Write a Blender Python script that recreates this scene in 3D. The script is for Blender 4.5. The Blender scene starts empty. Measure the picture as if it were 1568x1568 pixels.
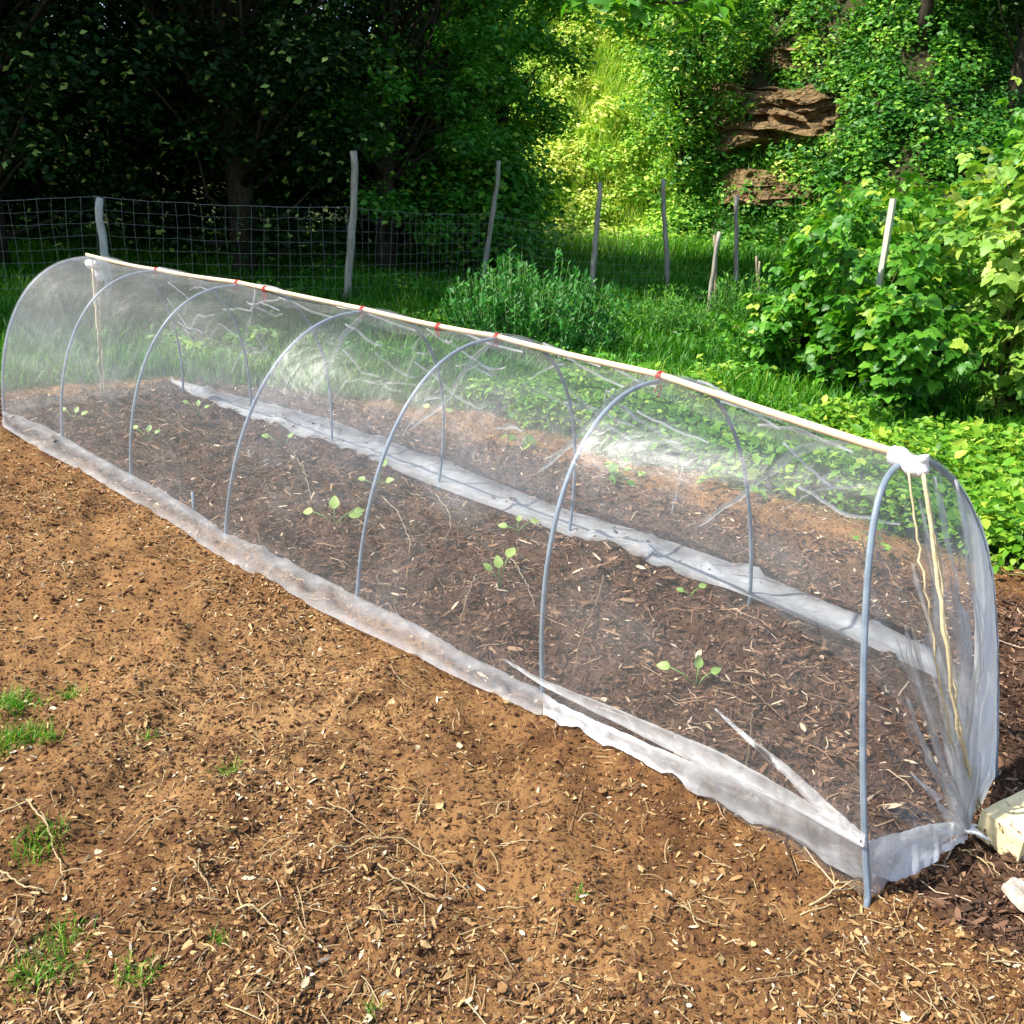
import bpy, math
import numpy as np
from mathutils import Matrix, Vector

# ------------------------------------------------------------------ camera, sky, sun, exposure
sc = bpy.context.scene
C = sc.collection
FPX, PITCH, ROLL, EYE = 1409.34, 0.3373, 0.05366, 1.594

def cam_axes():
    f = np.array([0, math.cos(PITCH), -math.sin(PITCH)])
    r = np.array([1., 0, 0]); u = np.cross(r, f)
    c, s = math.cos(ROLL), math.sin(ROLL)
    return c * r + s * u, -s * r + c * u, f
AX = cam_axes()
cam = bpy.data.cameras.new('camera')
cam.sensor_width = 36; cam.lens = FPX / 1568 * 36
cam.clip_start = 0.05; cam.clip_end = 500
co = bpy.data.objects.new('camera', cam); C.objects.link(co)
co.matrix_world = Matrix([[AX[0][i], AX[1][i], -AX[2][i], (0, 0, EYE)[i]] for i in range(3)] + [[0, 0, 0, 1]])
sc.camera = co

def G(px, py, z=0.0):
    """where the view ray of a photo pixel meets the height z"""
    d = AX[0] * (px - 784) / FPX + AX[1] * (784 - py) / FPX + AX[2]
    t = (z - EYE) / d[2]
    return np.array([d[0] * t, d[1] * t, z])

def D(px, py, Y):
    """the point of that ray at forward distance Y"""
    d = AX[0] * (px - 784) / FPX + AX[1] * (784 - py) / FPX + AX[2]
    return d * (Y / d[1]) + np.array([0, 0, EYE])

SUN_AZ, SUN_EL = math.radians(-100), math.radians(50)     # azimuth clockwise from +Y
sd = Vector((math.sin(SUN_AZ) * math.cos(SUN_EL), math.cos(SUN_AZ) * math.cos(SUN_EL), math.sin(SUN_EL)))
w = bpy.data.worlds.new('World'); sc.world = w; w.use_nodes = True
nt = w.node_tree; bg = nt.nodes['Background']
sky = nt.nodes.new('ShaderNodeTexSky'); sky.sky_type = 'NISHITA'; sky.sun_disc = False
sky.sun_elevation = SUN_EL; sky.sun_rotation = SUN_AZ
nt.links.new(sky.outputs[0], bg.inputs[0]); bg.inputs[1].default_value = 0.13
sl = bpy.data.lights.new('sun', 'SUN'); sl.energy = 4.6; sl.angle = math.radians(0.55); sl.color = (1, .945, .85)
so = bpy.data.objects.new('sun', sl); C.objects.link(so)
so.rotation_euler = sd.to_track_quat('Z', 'Y').to_euler()
sc.view_settings.view_transform = 'Standard'; sc.view_settings.look = 'None'
sc.view_settings.gamma = 1; sc.view_settings.exposure = 0.95
sc.cycles.max_bounces = 6; sc.cycles.transparent_max_bounces = 24
sc.cycles.diffuse_bounces = 3; sc.cycles.glossy_bounces = 2; sc.cycles.transmission_bounces = 3
sc.cycles.caustics_reflective = False; sc.cycles.caustics_refractive = False

rng = np.random.default_rng(7)

# ------------------------------------------------------------------ helpers
def hsh(ix, iy, seed):
    n = (ix.astype(np.int64) * 374761393 + iy.astype(np.int64) * 668265263 + seed * 974711) & 0x7fffffff
    n = ((n ^ (n >> 13)) * 1274126177) & 0x7fffffff
    return ((n ^ (n >> 16)) & 0xffff) / 65535.0
def vnoise(x, y, s, seed):
    x = np.asarray(x, float) / s; y = np.asarray(y, float) / s
    ix = np.floor(x); iy = np.floor(y); fx = x - ix; fy = y - iy
    fx = fx * fx * (3 - 2 * fx); fy = fy * fy * (3 - 2 * fy)
    ix = ix.astype(np.int64); iy = iy.astype(np.int64)
    a = hsh(ix, iy, seed); b = hsh(ix + 1, iy, seed); c = hsh(ix, iy + 1, seed); d = hsh(ix + 1, iy + 1, seed)
    return (a * (1 - fx) + b * fx) * (1 - fy) + (c * (1 - fx) + d * fx) * fy - 0.5
def fbm(x, y, s, seed, o=4):
    r = 0; a = 1
    for k in range(o):
        r = r + a * vnoise(x, y, s / 2 ** k, seed + k); a *= .55
    return r
def sstep(a, b, x):
    t = np.clip((x - a) / (b - a), 0, 1); return t * t * (3 - 2 * t)

def raw_mesh(name, V, F, mat, attr=None, smooth=False, parent=None):
    """V n*3, F m*k integer array (all faces the same size) -> one mesh object"""
    V = np.ascontiguousarray(V, np.float32); F = np.ascontiguousarray(F, np.int32)
    me = bpy.data.meshes.new(name)
    k = F.shape[1]
    me.vertices.add(len(V)); me.vertices.foreach_set('co', V.ravel())
    me.loops.add(F.size); me.loops.foreach_set('vertex_index', F.ravel())
    me.polygons.add(len(F)); me.polygons.foreach_set('loop_start', np.arange(0, F.size, k, dtype=np.int32))
    me.polygons.foreach_set('loop_total', np.full(len(F), k, np.int32))
    me.polygons.foreach_set('use_smooth', np.full(len(F), smooth))
    me.update(calc_edges=True)
    for an, (dom, arr) in (attr or {}).items():
        a = me.attributes.new(an, 'FLOAT', dom); a.data.foreach_set('value', np.ascontiguousarray(arr, np.float32).ravel())
    me.materials.append(mat)
    o = bpy.data.objects.new(name, me); C.objects.link(o)
    if parent: o.parent = parent
    return o

def tag(o, label=None, cat=None, group=None, kind=None):
    if label: o['label'] = label
    if cat: o['category'] = cat
    if group: o['group'] = group
    if kind: o['kind'] = kind
    return o
def empty(name, loc, label, cat, group=None):
    o = bpy.data.objects.new(name, None); C.objects.link(o); o.location = tuple(float(v) for v in loc); o.empty_display_size = .1
    return tag(o, label, cat, group)

class MB:
    """collects triangles"""
    def __init__(s): s.V = []; s.F = []; s.R = []; s.n = 0
    def add(s, V, F, r=0.5):
        V = np.asarray(V, float); F = np.asarray(F, int)
        s.V.append(V); s.F.append(F + s.n); s.R.append(np.full(len(F), r) if np.isscalar(r) else r); s.n += len(V)
    def tube(s, P, rad, n=8, r=0.5, cap=True, squash=1.0):
        P = np.asarray(P, float); m = len(P)
        rad = np.full(m, rad) if np.isscalar(rad) else np.asarray(rad, float)
        T = np.gradient(P, axis=0); T /= np.linalg.norm(T, axis=1, keepdims=True) + 1e-12
        up = np.array([0, 0, 1.]) if abs(T[0][2]) < .9 else np.array([1., 0, 0])
        A = []
        for t in T:
            a = up - t * (up @ t); a /= np.linalg.norm(a) + 1e-12; up = a; A.append(a)
        A = np.array(A); B = np.cross(T, A)
        th = np.arange(n) * 2 * math.pi / n
        V = P[:, None] + rad[:, None, None] * (np.cos(th)[None, :, None] * A[:, None] + squash * np.sin(th)[None, :, None] * B[:, None])
        V = V.reshape(-1, 3); F = []
        for i in range(m - 1):
            for j in range(n):
                a = i * n + j; b = i * n + (j + 1) % n
                F += [(a, b, b + n), (a, b + n, a + n)]
        if cap:
            V = np.vstack([V, P[:1], P[-1:]]); c0 = m * n; c1 = c0 + 1
            for j in range(n):
                F += [(c0, (j + 1) % n, j), (c1, (m - 1) * n + j, (m - 1) * n + (j + 1) % n)]
        s.add(V, F, r)
    def grid(s, P, r=0.5):
        P = np.asarray(P, float); a, b = P.shape[:2]
        i = np.arange(a * b).reshape(a, b)
        q = np.stack([i[:-1, :-1], i[1:, :-1], i[1:, 1:], i[:-1, 1:]], -1).reshape(-1, 4)
        s.add(P.reshape(-1, 3), np.vstack([q[:, [0, 1, 2]], q[:, [0, 2, 3]]]), r)
    def build(s, name, mat, parent=None, smooth=True, attr='r'):
        return raw_mesh(name, np.vstack(s.V), np.vstack(s.F), mat, {attr: ('FACE', np.concatenate(s.R))}, smooth, parent)

def frames(nrm, spin):
    """N*3 normals -> N*3*3 frames with columns (x, y, normal)"""
    nrm = nrm / (np.linalg.norm(nrm, axis=1, keepdims=True) + 1e-9)
    a = np.stack([np.cos(spin), np.sin(spin), np.zeros_like(spin)], 1)
    x = a - nrm * (a * nrm).sum(1, keepdims=True); x /= np.linalg.norm(x, axis=1, keepdims=True) + 1e-9
    y = np.cross(nrm, x)
    return np.stack([x, y, nrm], -1)
def scatter(tV, tF, pos, R, scale, rnd):
    """copies of a small template -> V, F, per-face attribute"""
    tV = np.asarray(tV, float); tF = np.asarray(tF, int); N = len(pos)
    scale = np.asarray(scale, float)
    if scale.ndim == 1: scale = scale[:, None].repeat(3, 1)
    V = np.einsum('nij,nkj->nki', R, tV[None] * scale[:, None]) + pos[:, None]
    F = tF[None] + (np.arange(N) * len(tV))[:, None, None]
    return V.reshape(-1, 3), F.reshape(-1, 3), np.repeat(rnd, len(tF))

# leaf templates, pointing +x, length 1
LEAF_LO = ([(0, 0, 0), (.45, .3, .07), (.45, -.3, .07), (1, 0, -.05)], [(0, 2, 3), (0, 3, 1)])
LEAF_MID = ([(0, 0, 0), (.28, .3, .05), (.65, .26, .03), (1, 0, -.12), (.65, -.26, .03), (.28, -.3, .05), (.45, 0, -.02)],
            [(0, 6, 1), (1, 6, 2), (2, 6, 3), (3, 6, 4), (4, 6, 5), (5, 6, 0)])
def leaf_hi(w=.36, lobes=True):
    t = np.linspace(0, 1, 9)
    prof = np.sin(np.pi * t ** .72) ** .8 * w
    prof[0] = 0; prof[-1] = 0
    if lobes: prof[1:-1] *= 1 + .13 * np.array([1, -1, 1, -1, 1, -1, 1])
    V = []; F = []
    for i, x in enumerate(t):
        z = -.25 * x * x + .02
        V += [(x, prof[i], z + .22 * prof[i]), (x, 0, z), (x, -prof[i], z + .22 * prof[i])]
    for i in range(8):
        a = i * 3
        F += [(a, a + 1, a + 4), (a, a + 4, a + 3), (a + 1, a + 2, a + 5), (a + 1, a + 5, a + 4)]
    return V, F
LEAF_HI = leaf_hi()

# ------------------------------------------------------------------ materials
def mat(name):
    m = bpy.data.materials.new(name); m.use_nodes = True
    t = m.node_tree; t.nodes.clear()
    o = t.nodes.new('ShaderNodeOutputMaterial')
    return m, t, o
def N(t, typ, **kw):
    n = t.nodes.new(typ)
    for k, v in kw.items():
        if k.startswith('i_'):
            n.inputs[k[2:].replace('_', ' ')].default_value = v
        else: setattr(n, k, v)
    return n
def ramp(t, fac, stops, interp='LINEAR'):
    r = t.nodes.new('ShaderNodeValToRGB'); r.color_ramp.interpolation = interp
    e = r.color_ramp.elements
    while len(e) < len(stops): e.new(.5)
    for i, (p, c) in enumerate(stops):
        e[i].position = p; e[i].color = (*c, 1)
    t.links.new(fac, r.inputs[0]); return r.outputs[0]
def noise(t, scale, detail=4, rough=.6, vec=None):
    n = N(t, 'ShaderNodeTexNoise', i_Scale=scale, i_Detail=detail, i_Roughness=rough)
    if vec is None:
        c = N(t, 'ShaderNodeTexCoord'); vec = c.outputs['Object']
    t.links.new(vec, n.inputs['Vector']); return n.outputs['Fac']
def mixc(t, fac, a, b, mode='MIX'):
    m = N(t, 'ShaderNodeMix', data_type='RGBA', blend_type=mode)
    for s, v in ((m.inputs[0], fac), (m.inputs[6], a), (m.inputs[7], b)):
        if hasattr(v, 'is_linked') or hasattr(v, 'links'): t.links.new(v, s)
        elif isinstance(v, (int, float)): s.default_value = v
        else: s.default_value = (*v, 1)
    return m.outputs[2]
def math_(t, op, a, b=0.0, c=None):
    m = N(t, 'ShaderNodeMath', operation=op)
    for s, v in zip(m.inputs, (a, b, c)):
        if v is None: continue
        if isinstance(v, (int, float)): s.default_value = v
        else: t.links.new(v, s)
    return m.outputs[0]
def bump(t, h, strength, dist):
    b = N(t, 'ShaderNodeBump', i_Strength=strength, i_Distance=dist); t.links.new(h, b.inputs['Height']); return b.outputs[0]

def leaf_mat(name, stops, trans=.35, rough=.5, spec=.35):
    m, t, o = mat(name)
    at = N(t, 'ShaderNodeAttribute', attribute_name='r')
    col = ramp(t, at.outputs['Fac'], stops)
    p = N(t, 'ShaderNodeBsdfPrincipled', i_Roughness=rough); p.inputs['Specular IOR Level'].default_value = spec
    t.links.new(col, p.inputs['Base Color'])
    tr = N(t, 'ShaderNodeBsdfTranslucent')
    t.links.new(mixc(t, 1.0, col, (1.35, 1.25, .6), 'MULTIPLY'), tr.inputs[0])
    mx = N(t, 'ShaderNodeMixShader'); mx.inputs[0].default_value = trans
    t.links.new(p.outputs[0], mx.inputs[1]); t.links.new(tr.outputs[0], mx.inputs[2])
    t.links.new(mx.outputs[0], o.inputs[0]); return m
def plain_mat(name, c1, c2, scale=30, rough=.7, bmp=.3, spec=.3, stretch=None, bd=.003):
    m, t, o = mat(name)
    c = N(t, 'ShaderNodeTexCoord'); v = c.outputs['Object']
    if stretch:
        mp = N(t, 'ShaderNodeMapping'); mp.inputs['Scale'].default_value = stretch; t.links.new(v, mp.inputs[0]); v = mp.outputs[0]
    n = noise(t, scale, 5, .65, v)
    p = N(t, 'ShaderNodeBsdfPrincipled', i_Roughness=rough); p.inputs['Specular IOR Level'].default_value = spec
    t.links.new(ramp(t, n, [(.3, c1), (.7, c2)]), p.inputs['Base Color'])
    t.links.new(bump(t, n, bmp, bd), p.inputs['Normal'])
    t.links.new(p.outputs[0], o.inputs[0]); return m
def chip_mat(name, stops, rough=.75):
    m, t, o = mat(name)
    at = N(t, 'ShaderNodeAttribute', attribute_name='r')
    n = noise(t, 90, 3)
    p = N(t, 'ShaderNodeBsdfPrincipled', i_Roughness=rough); p.inputs['Specular IOR Level'].default_value = .25
    c = mixc(t, math_(t, 'MULTIPLY', n, .5), ramp(t, at.outputs['Fac'], stops), (.10, .05, .025))
    t.links.new(c, p.inputs['Base Color']); t.links.new(p.outputs[0], o.inputs[0]); return m

M_dark = leaf_mat('dark_leaf', [(0, (.004, .016, .003)), (.5, (.012, .048, .006)), (.85, (.04, .13, .012)), (1, (.38, .54, .13))], .3, .5, .22)  # last stop carries the painted sun glints
M_mid = leaf_mat('mid_leaf', [(0, (0.026, 0.123, 0.011)), (.5, (0.072, 0.275, 0.022)), (.85, (0.182, 0.450, 0.036)), (1, (0.416, 0.609, 0.081))], .32)
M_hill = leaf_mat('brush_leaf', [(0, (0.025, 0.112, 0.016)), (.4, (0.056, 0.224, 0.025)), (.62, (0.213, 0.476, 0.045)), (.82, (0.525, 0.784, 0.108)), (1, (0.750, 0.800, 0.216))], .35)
M_rasp = leaf_mat('bramble_leaf', [(0, (0.036, 0.143, 0.012)), (.5, (0.078, 0.273, 0.020)), (.85, (0.180, 0.429, 0.032)), (1, (0.432, 0.572, 0.072))], .35, .45)
M_lime = leaf_mat('lime_leaf', [(0, (0.084, 0.231, 0.023)), (.5, (0.221, 0.418, 0.054)), (.85, (0.441, 0.594, 0.117)), (1, (0.651, 0.704, 0.216))], .35, .45)
M_herb = leaf_mat('herb_leaf', [(0, (0.015, 0.102, 0.016)), (.6, (0.040, 0.216, 0.027)), (1, (0.110, 0.360, 0.054))], .3)
M_grass = leaf_mat('grass_blade', [(0, (0.023, 0.115, 0.005)), (.5, (0.057, 0.243, 0.008)), (.85, (0.127, 0.378, 0.014)), (1, (0.368, 0.486, 0.072))], .35)
M_seedl = leaf_mat('seedling_leaf', [(0, (.20, .36, .08)), (1, (.42, .58, .16))], .3, .45)
M_cover = leaf_mat('weed_leaf', [(0, (0.055, 0.188, 0.010)), (.5, (0.132, 0.338, 0.017)), (.85, (0.275, 0.475, 0.035)), (1, (0.462, 0.600, 0.070))], .35)
M_chip = chip_mat('wood_chip', [(0, (.035, .018, .010)), (.3, (.12, .055, .025)), (.55, (.24, .118, .042)), (.76, (.42, .25, .10)), (.92, (.60, .43, .20)), (1, (.80, .68, .47))])
M_chipd = chip_mat('bark_mulch', [(0, (.03, .016, .010)), (.4, (.10, .052, .032)), (.75, (.22, .12, .070)), (.93, (.42, .27, .16)), (1, (.68, .54, .38))])
M_clod = chip_mat('soil_clod', [(0, (.035, .016, .008)), (.5, (.14, .060, .020)), (1, (.30, .15, .052))], .95)
M_straw = chip_mat('dry_straw', [(0, (.30, .20, .09)), (1, (.62, .50, .28))])
M_bark = plain_mat('bark', (.02, .016, .011), (.07, .055, .035), 22, .9, .8, .2, (1, 1, .25), .02)
M_post = plain_mat('weathered_post', (.20, .17, .13), (.50, .46, .38), 40, .85, .6, .2, (1, 1, .12), .006)
M_postw = plain_mat('pale_post', (.42, .40, .34), (.66, .64, .57), 40, .8, .5, .2, (1, 1, .12), .005)
M_wire = plain_mat('fence_wire', (.22, .21, .19), (.40, .39, .36), 20, .45, .1, .5)
M_pipe = plain_mat('hoop_pipe', (.16, .21, .26), (.26, .32, .38), 18, .38, .08, .5)
M_pole = plain_mat('pine_batten', (.62, .45, .28), (.80, .66, .46), 14, .6, .25, .3, (1, 1, 1), .002)
M_red = plain_mat('red_twine', (.50, .03, .05), (.70, .08, .08), 60, .7, .3)
M_jute = plain_mat('jute_cord', (.50, .40, .22), (.76, .66, .42), 80, .85, .5)
M_wrap = plain_mat('white_wrap', (.72, .72, .72), (.86, .86, .85), 25, .5, .4, .4, None, .004)
M_stick = plain_mat('dry_stick', (.20, .15, .10), (.42, .34, .24), 50, .85, .5, .2, (1, 1, .2), .004)
M_cane = plain_mat('cane', (.09, .06, .035), (.20, .14, .08), 40, .8, .3)
M_stem = plain_mat('green_stem', (.10, .20, .05), (.20, .34, .09), 30, .6, .1)
M_rock = plain_mat('sandstone', (.035, .028, .016), (.34, .22, .10), 3.0, .9, 1.0, .2, (1, 1, 3.5), .08)

def block_mat():
    m, t, o = mat('cream_stone')
    n = noise(t, 14, 5, .6)
    n2 = noise(t, 45, 3, .5)
    c = ramp(t, n, [(.3, (.84, .66, .33)), (.7, (.93, .80, .48))])
    sp = ramp(t, n2, [(.60, (0, 0, 0)), (.64, (1, 1, 1))])
    c = mixc(t, sp, c, (.20, .12, .06))
    p = N(t, 'ShaderNodeBsdfPrincipled', i_Roughness=.8)
    t.links.new(c, p.inputs['Base Color']); t.links.new(bump(t, n, .35, .01), p.inputs['Normal'])
    t.links.new(p.outputs[0], o.inputs[0]); return m
M_block = block_mat()

def ground_mat():
    m, t, o = mat('earth')
    at = N(t, 'ShaderNodeAttribute', attribute_name='soil').outputs['Fac']
    bed = N(t, 'ShaderNodeAttribute', attribute_name='bed').outputs['Fac']
    big = noise(t, .9, 4, .6); mid = noise(t, 7, 6, .7); fine = noise(t, 60, 6, .75)
    c = ramp(t, mid, [(.32, (.07, .031, .014)), (.5, (.195, .093, .034)), (.68, (.35, .185, .070))])
    c = mixc(t, ramp(t, big, [(.42, (0, 0, 0)), (.6, (1, 1, 1))]), c, (.31, .165, .064))
    c = mixc(t, math_(t, 'MULTIPLY', N(t, 'ShaderNodeAttribute', attribute_name='sand').outputs['Fac'], ramp(t, mid, [(.35, (0, 0, 0)), (.6, (1, 1, 1))])), c, (.47, .28, .12))
    c = mixc(t, ramp(t, fine, [(.35, (1, 1, 1)), (.5, (0, 0, 0))]), c, (.07, .032, .017))
    d = ramp(t, mid, [(.3, (.035, .019, .012)), (.6, (.105, .058, .036)), (.75, (.18, .10, .058))])
    d = mixc(t, ramp(t, fine, [(.5, (0, 0, 0)), (.75, (.6, .6, .6))]), d, (.22, .15, .10))
    c = mixc(t, bed, c, d)
    g = ramp(t, mid, [(.3, (.02, .05, .010)), (.6, (.05, .10, .02)), (.8, (.16, .13, .06))])
    c = mixc(t, at, g, c)
    hl = N(t, 'ShaderNodeAttribute', attribute_name='hill').outputs['Fac']
    hc = ramp(t, mid, [(.3, (.12, .12, .04)), (.55, (.36, .32, .12)), (.75, (.50, .38, .18))])
    sun_tint = N(t, 'ShaderNodeAttribute', attribute_name='lime').outputs['Fac']  # painted light: sunlit mid-slope lighter, shaded bank beside it darker
    hc = mixc(t, sun_tint, (.055, .05, .022), hc)
    hc = mixc(t, math_(t, 'MULTIPLY', sun_tint, ramp(t, big, [(.4, (0, 0, 0)), (.6, (1, 1, 1))])), hc, (.26, .36, .09))
    c = mixc(t, hl, c, hc)
    p = N(t, 'ShaderNodeBsdfPrincipled', i_Roughness=.92); p.inputs['Specular IOR Level'].default_value = .15
    t.links.new(c, p.inputs['Base Color'])
    hgt = math_(t, 'ADD', math_(t, 'MULTIPLY', mid, .6), math_(t, 'MULTIPLY', fine, .4))
    t.links.new(bump(t, hgt, .9, .03), p.inputs['Normal'])
    t.links.new(p.outputs[0], o.inputs[0]); return m
M_ground = ground_mat()

def film_mat():
    m, t, o = mat('polythene_film')
    dn = N(t, 'ShaderNodeAttribute', attribute_name='dens').outputs['Fac']
    c = N(t, 'ShaderNodeTexCoord')
    mp = N(t, 'ShaderNodeMapping'); mp.inputs['Scale'].default_value = (1, 1, 1.6); t.links.new(c.outputs['Object'], mp.inputs[0])
    n1 = noise(t, 3.2, 3, .5, mp.outputs[0]); n2 = noise(t, 16, 3, .6, mp.outputs[0]); n3 = noise(t, 70, 2, .5, mp.outputs[0])
    rd1 = math_(t, 'ABSOLUTE', math_(t, 'SUBTRACT', n1, .5)); rd2 = math_(t, 'ABSOLUTE', math_(t, 'SUBTRACT', n2, .5))
    h = math_(t, 'ADD', math_(t, 'MULTIPLY', rd1, 1.2), math_(t, 'ADD', math_(t, 'MULTIPLY', rd2, .20), math_(t, 'MULTIPLY', n3, .006)))
    bm = bump(t, h, .38, .04)
    # thin streaks of dust and water-fog in the film
    st = ramp(t, n2, [(.45, (0, 0, 0)), (.75, (1, 1, 1))])
    dif = N(t, 'ShaderNodeBsdfDiffuse'); dif.inputs[0].default_value = (.97, .98, .99, 1)
    trl = N(t, 'ShaderNodeBsdfTranslucent'); trl.inputs[0].default_value = (.97, .98, .99, 1)
    milk = N(t, 'ShaderNodeMixShader'); milk.inputs[0].default_value = .4
    t.links.new(dif.outputs[0], milk.inputs[1]); t.links.new(trl.outputs[0], milk.inputs[2])
    tp = N(t, 'ShaderNodeBsdfTransparent'); tp.inputs[0].default_value = (.985, .99, .99, 1)
    fac = math_(t, 'ADD', dn, math_(t, 'MULTIPLY', math_(t, 'MULTIPLY', st, dn), .5))
    base = N(t, 'ShaderNodeMixShader'); t.links.new(fac, base.inputs[0])
    t.links.new(tp.outputs[0], base.inputs[1]); t.links.new(milk.outputs[0], base.inputs[2])
    gl = N(t, 'ShaderNodeBsdfGlossy'); gl.inputs['Roughness'].default_value = .36; gl.inputs[0].default_value = (.40, .40, .41, 1)
    t.links.new(bm, gl.inputs['Normal']); t.links.new(bm, dif.inputs['Normal'])
    fr = N(t, 'ShaderNodeFresnel', i_IOR=1.5); t.links.new(bm, fr.inputs['Normal'])
    # the far face of a sheet seen from behind has the same reflectance
    gm = N(t, 'ShaderNodeNewGeometry')
    frb = N(t, 'ShaderNodeMath', operation='MINIMUM'); t.links.new(fr.outputs[0], frb.inputs[0]); frb.inputs[1].default_value = .35
    ff = math_(t, 'MULTIPLY', frb.outputs[0], math_(t, 'SUBTRACT', .62, math_(t, 'MULTIPLY', gm.outputs['Backfacing'], .15)))
    mx = N(t, 'ShaderNodeMixShader'); t.links.new(ff, mx.inputs[0])
    t.links.new(base.outputs[0], mx.inputs[1]); t.links.new(gl.outputs[0], mx.inputs[2])
    t.links.new(mx.outputs[0], o.inputs[0]); return m
M_film = film_mat()

# ------------------------------------------------------------------ the tunnel's plan (metres)
NEAR = np.array([(.92, 1.832), (.134, 2.687), (-.607, 3.364), (-1.327, 3.971), (-2.085, 4.752), (-2.76, 5.384), (-3.424, 5.956)])
FAR = np.array([(1.496, 2.377), (1.036, 3.602), (.289, 4.252), (-.418, 4.924), (-1.165, 5.648), (-1.86, 6.29), (-2.55, 6.88)])
APEX = np.array([(.973, 2.22), (.479, 3.111), (-.101, 3.843), (-.761, 4.445), (-1.602, 5.259), (-2.299, 5.889), (-2.948, 6.433)])
APZ = np.array([1.008, 1.008, 1.008, 1.008, 1.008, 1.0, 1.008])
AXD = np.array([-.74, .6726]); AXD /= np.linalg.norm(AXD); AXN = np.array([.6726, .74])   # along / across (away from the camera)

# ------------------------------------------------------------------ terrain
def soil_mask(x, y):
    q = (x - 1.036) * AXN[0] + (y - 3.602) * AXN[1]
    s = (x - .92) * AXD[0] + (y - 2.1) * AXD[1]
    e = fbm(x, y, .9, 11) * .35
    m = 1 - sstep(1.2, 1.45, q + e + 1.0 * sstep(3.6, 6.2, s))
    m *= 1 - sstep(6.3, 6.55, s + e * .6)
    return np.clip(m, 0, 1)
def bed_mask(x, y):
    q = (x - 1.036) * AXN[0] + (y - 3.602) * AXN[1]; s = (x - .92) * AXD[0] + (y - 2.1) * AXD[1]
    e = fbm(x, y, .3, 19) * .10
    inside = sstep(-1.36, -1.24, q + e) * (1 - sstep(.5, 1.2, q + e * 3))
    return inside * (1 - sstep(6.0, 6.3, s)) * sstep(-1.0, -.4, s + e * 3)
def hill_base(x):
    return 25.5 - 6.0 * sstep(3, 9, x) + 3 * sstep(-3, -8, x) + 1.2 * vnoise(x, x * 0, 3.0, 5)
def hill_h(x, y):
    hb = hill_base(x); d = y - hb
    amp = .35 + .65 * sstep(-9, -2, x)
    up = np.where(d > 0, d, 0)
    h = np.minimum(up * 1.25, 7.5 + .35 * up) * amp
    h = h + sstep(0, 2, d) * (fbm(x, y * .7, 3.2, 31, 4) * 1.5 + fbm(x, y, .7, 37, 3) * .5)
    return h
def ground_h(x, y):
    x = np.asarray(x, float); y = np.asarray(y, float)
    s = soil_mask(x, y)
    r = np.hypot(x, y - 4)
    h = fbm(x, y, 1.3, 3, 3) * .035
    b = bed_mask(x, y)
    h = h + s * (fbm(x, y, .20, 7, 4) * .045 + np.abs(fbm(x, y, .08, 9, 3)) * .028 - .012) * (1 + .5 * b)
    far_ = sstep(7, 12, y)
    h = h + far_ * fbm(x, y, 4, 13, 3) * .22
    return h + hill_h(x, y)

def axis_nodes(lo, hi, step, far_lo, far_hi, grow=1.09):
    a = list(np.arange(lo, hi, step)); s = step; v = a[-1]
    while v < far_hi: s = min(s * grow, 1.6); v += s; a.append(v)
    s = step; v = a[0]
    while v > far_lo: s = min(s * grow, 1.6); v -= s; a.insert(0, v)
    return np.array(a)
gx = axis_nodes(-3.6, 3.1, .02, -70, 70); gy = axis_nodes(1.0, 7.2, .02, -30, 110, 1.06)
GX, GY = np.meshgrid(gx, gy, indexing='ij')
GZ = ground_h(GX, GY)
idx = np.arange(GX.size).reshape(GX.shape)
F = np.stack([idx[:-1, :-1], idx[1:, :-1], idx[1:, 1:], idx[:-1, 1:]], -1).reshape(-1, 4)
hillw = sstep(0, 1.5, GY - hill_base(GX))
g = raw_mesh('ground', np.stack([GX, GY, GZ], -1).reshape(-1, 3), F, M_ground,
             {'soil': ('POINT', soil_mask(GX, GY)), 'bed': ('POINT', bed_mask(GX, GY)), 'hill': ('POINT', hillw), 'sand': ('POINT', .8 * np.exp(-(((GX + .72) / .42) ** 2 + ((GY - 2.55) / .5) ** 2))), 'lime': ('POINT', np.exp(-((GX - 1.4) / 2.2) ** 4))}, True)  # lime holds the painted sunlight, strongest mid-slope
tag(g, 'red-brown garden soil running into grass and a steep wooded bank', 'ground', kind='structure')

# ------------------------------------------------------------------ low tunnel
ctr = (NEAR.mean(0) + FAR.mean(0)) / 2
tun = empty('low_tunnel', (ctr[0], ctr[1], 0), 'long low tunnel of clear plastic film over seven grey hoops and a wooden ridge batten', 'garden tunnel')
OFF = np.array([ctr[0], ctr[1], 0.])
def local(b):
    for i in range(len(b.V)): b.V[i] = b.V[i] - OFF
    return b

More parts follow.
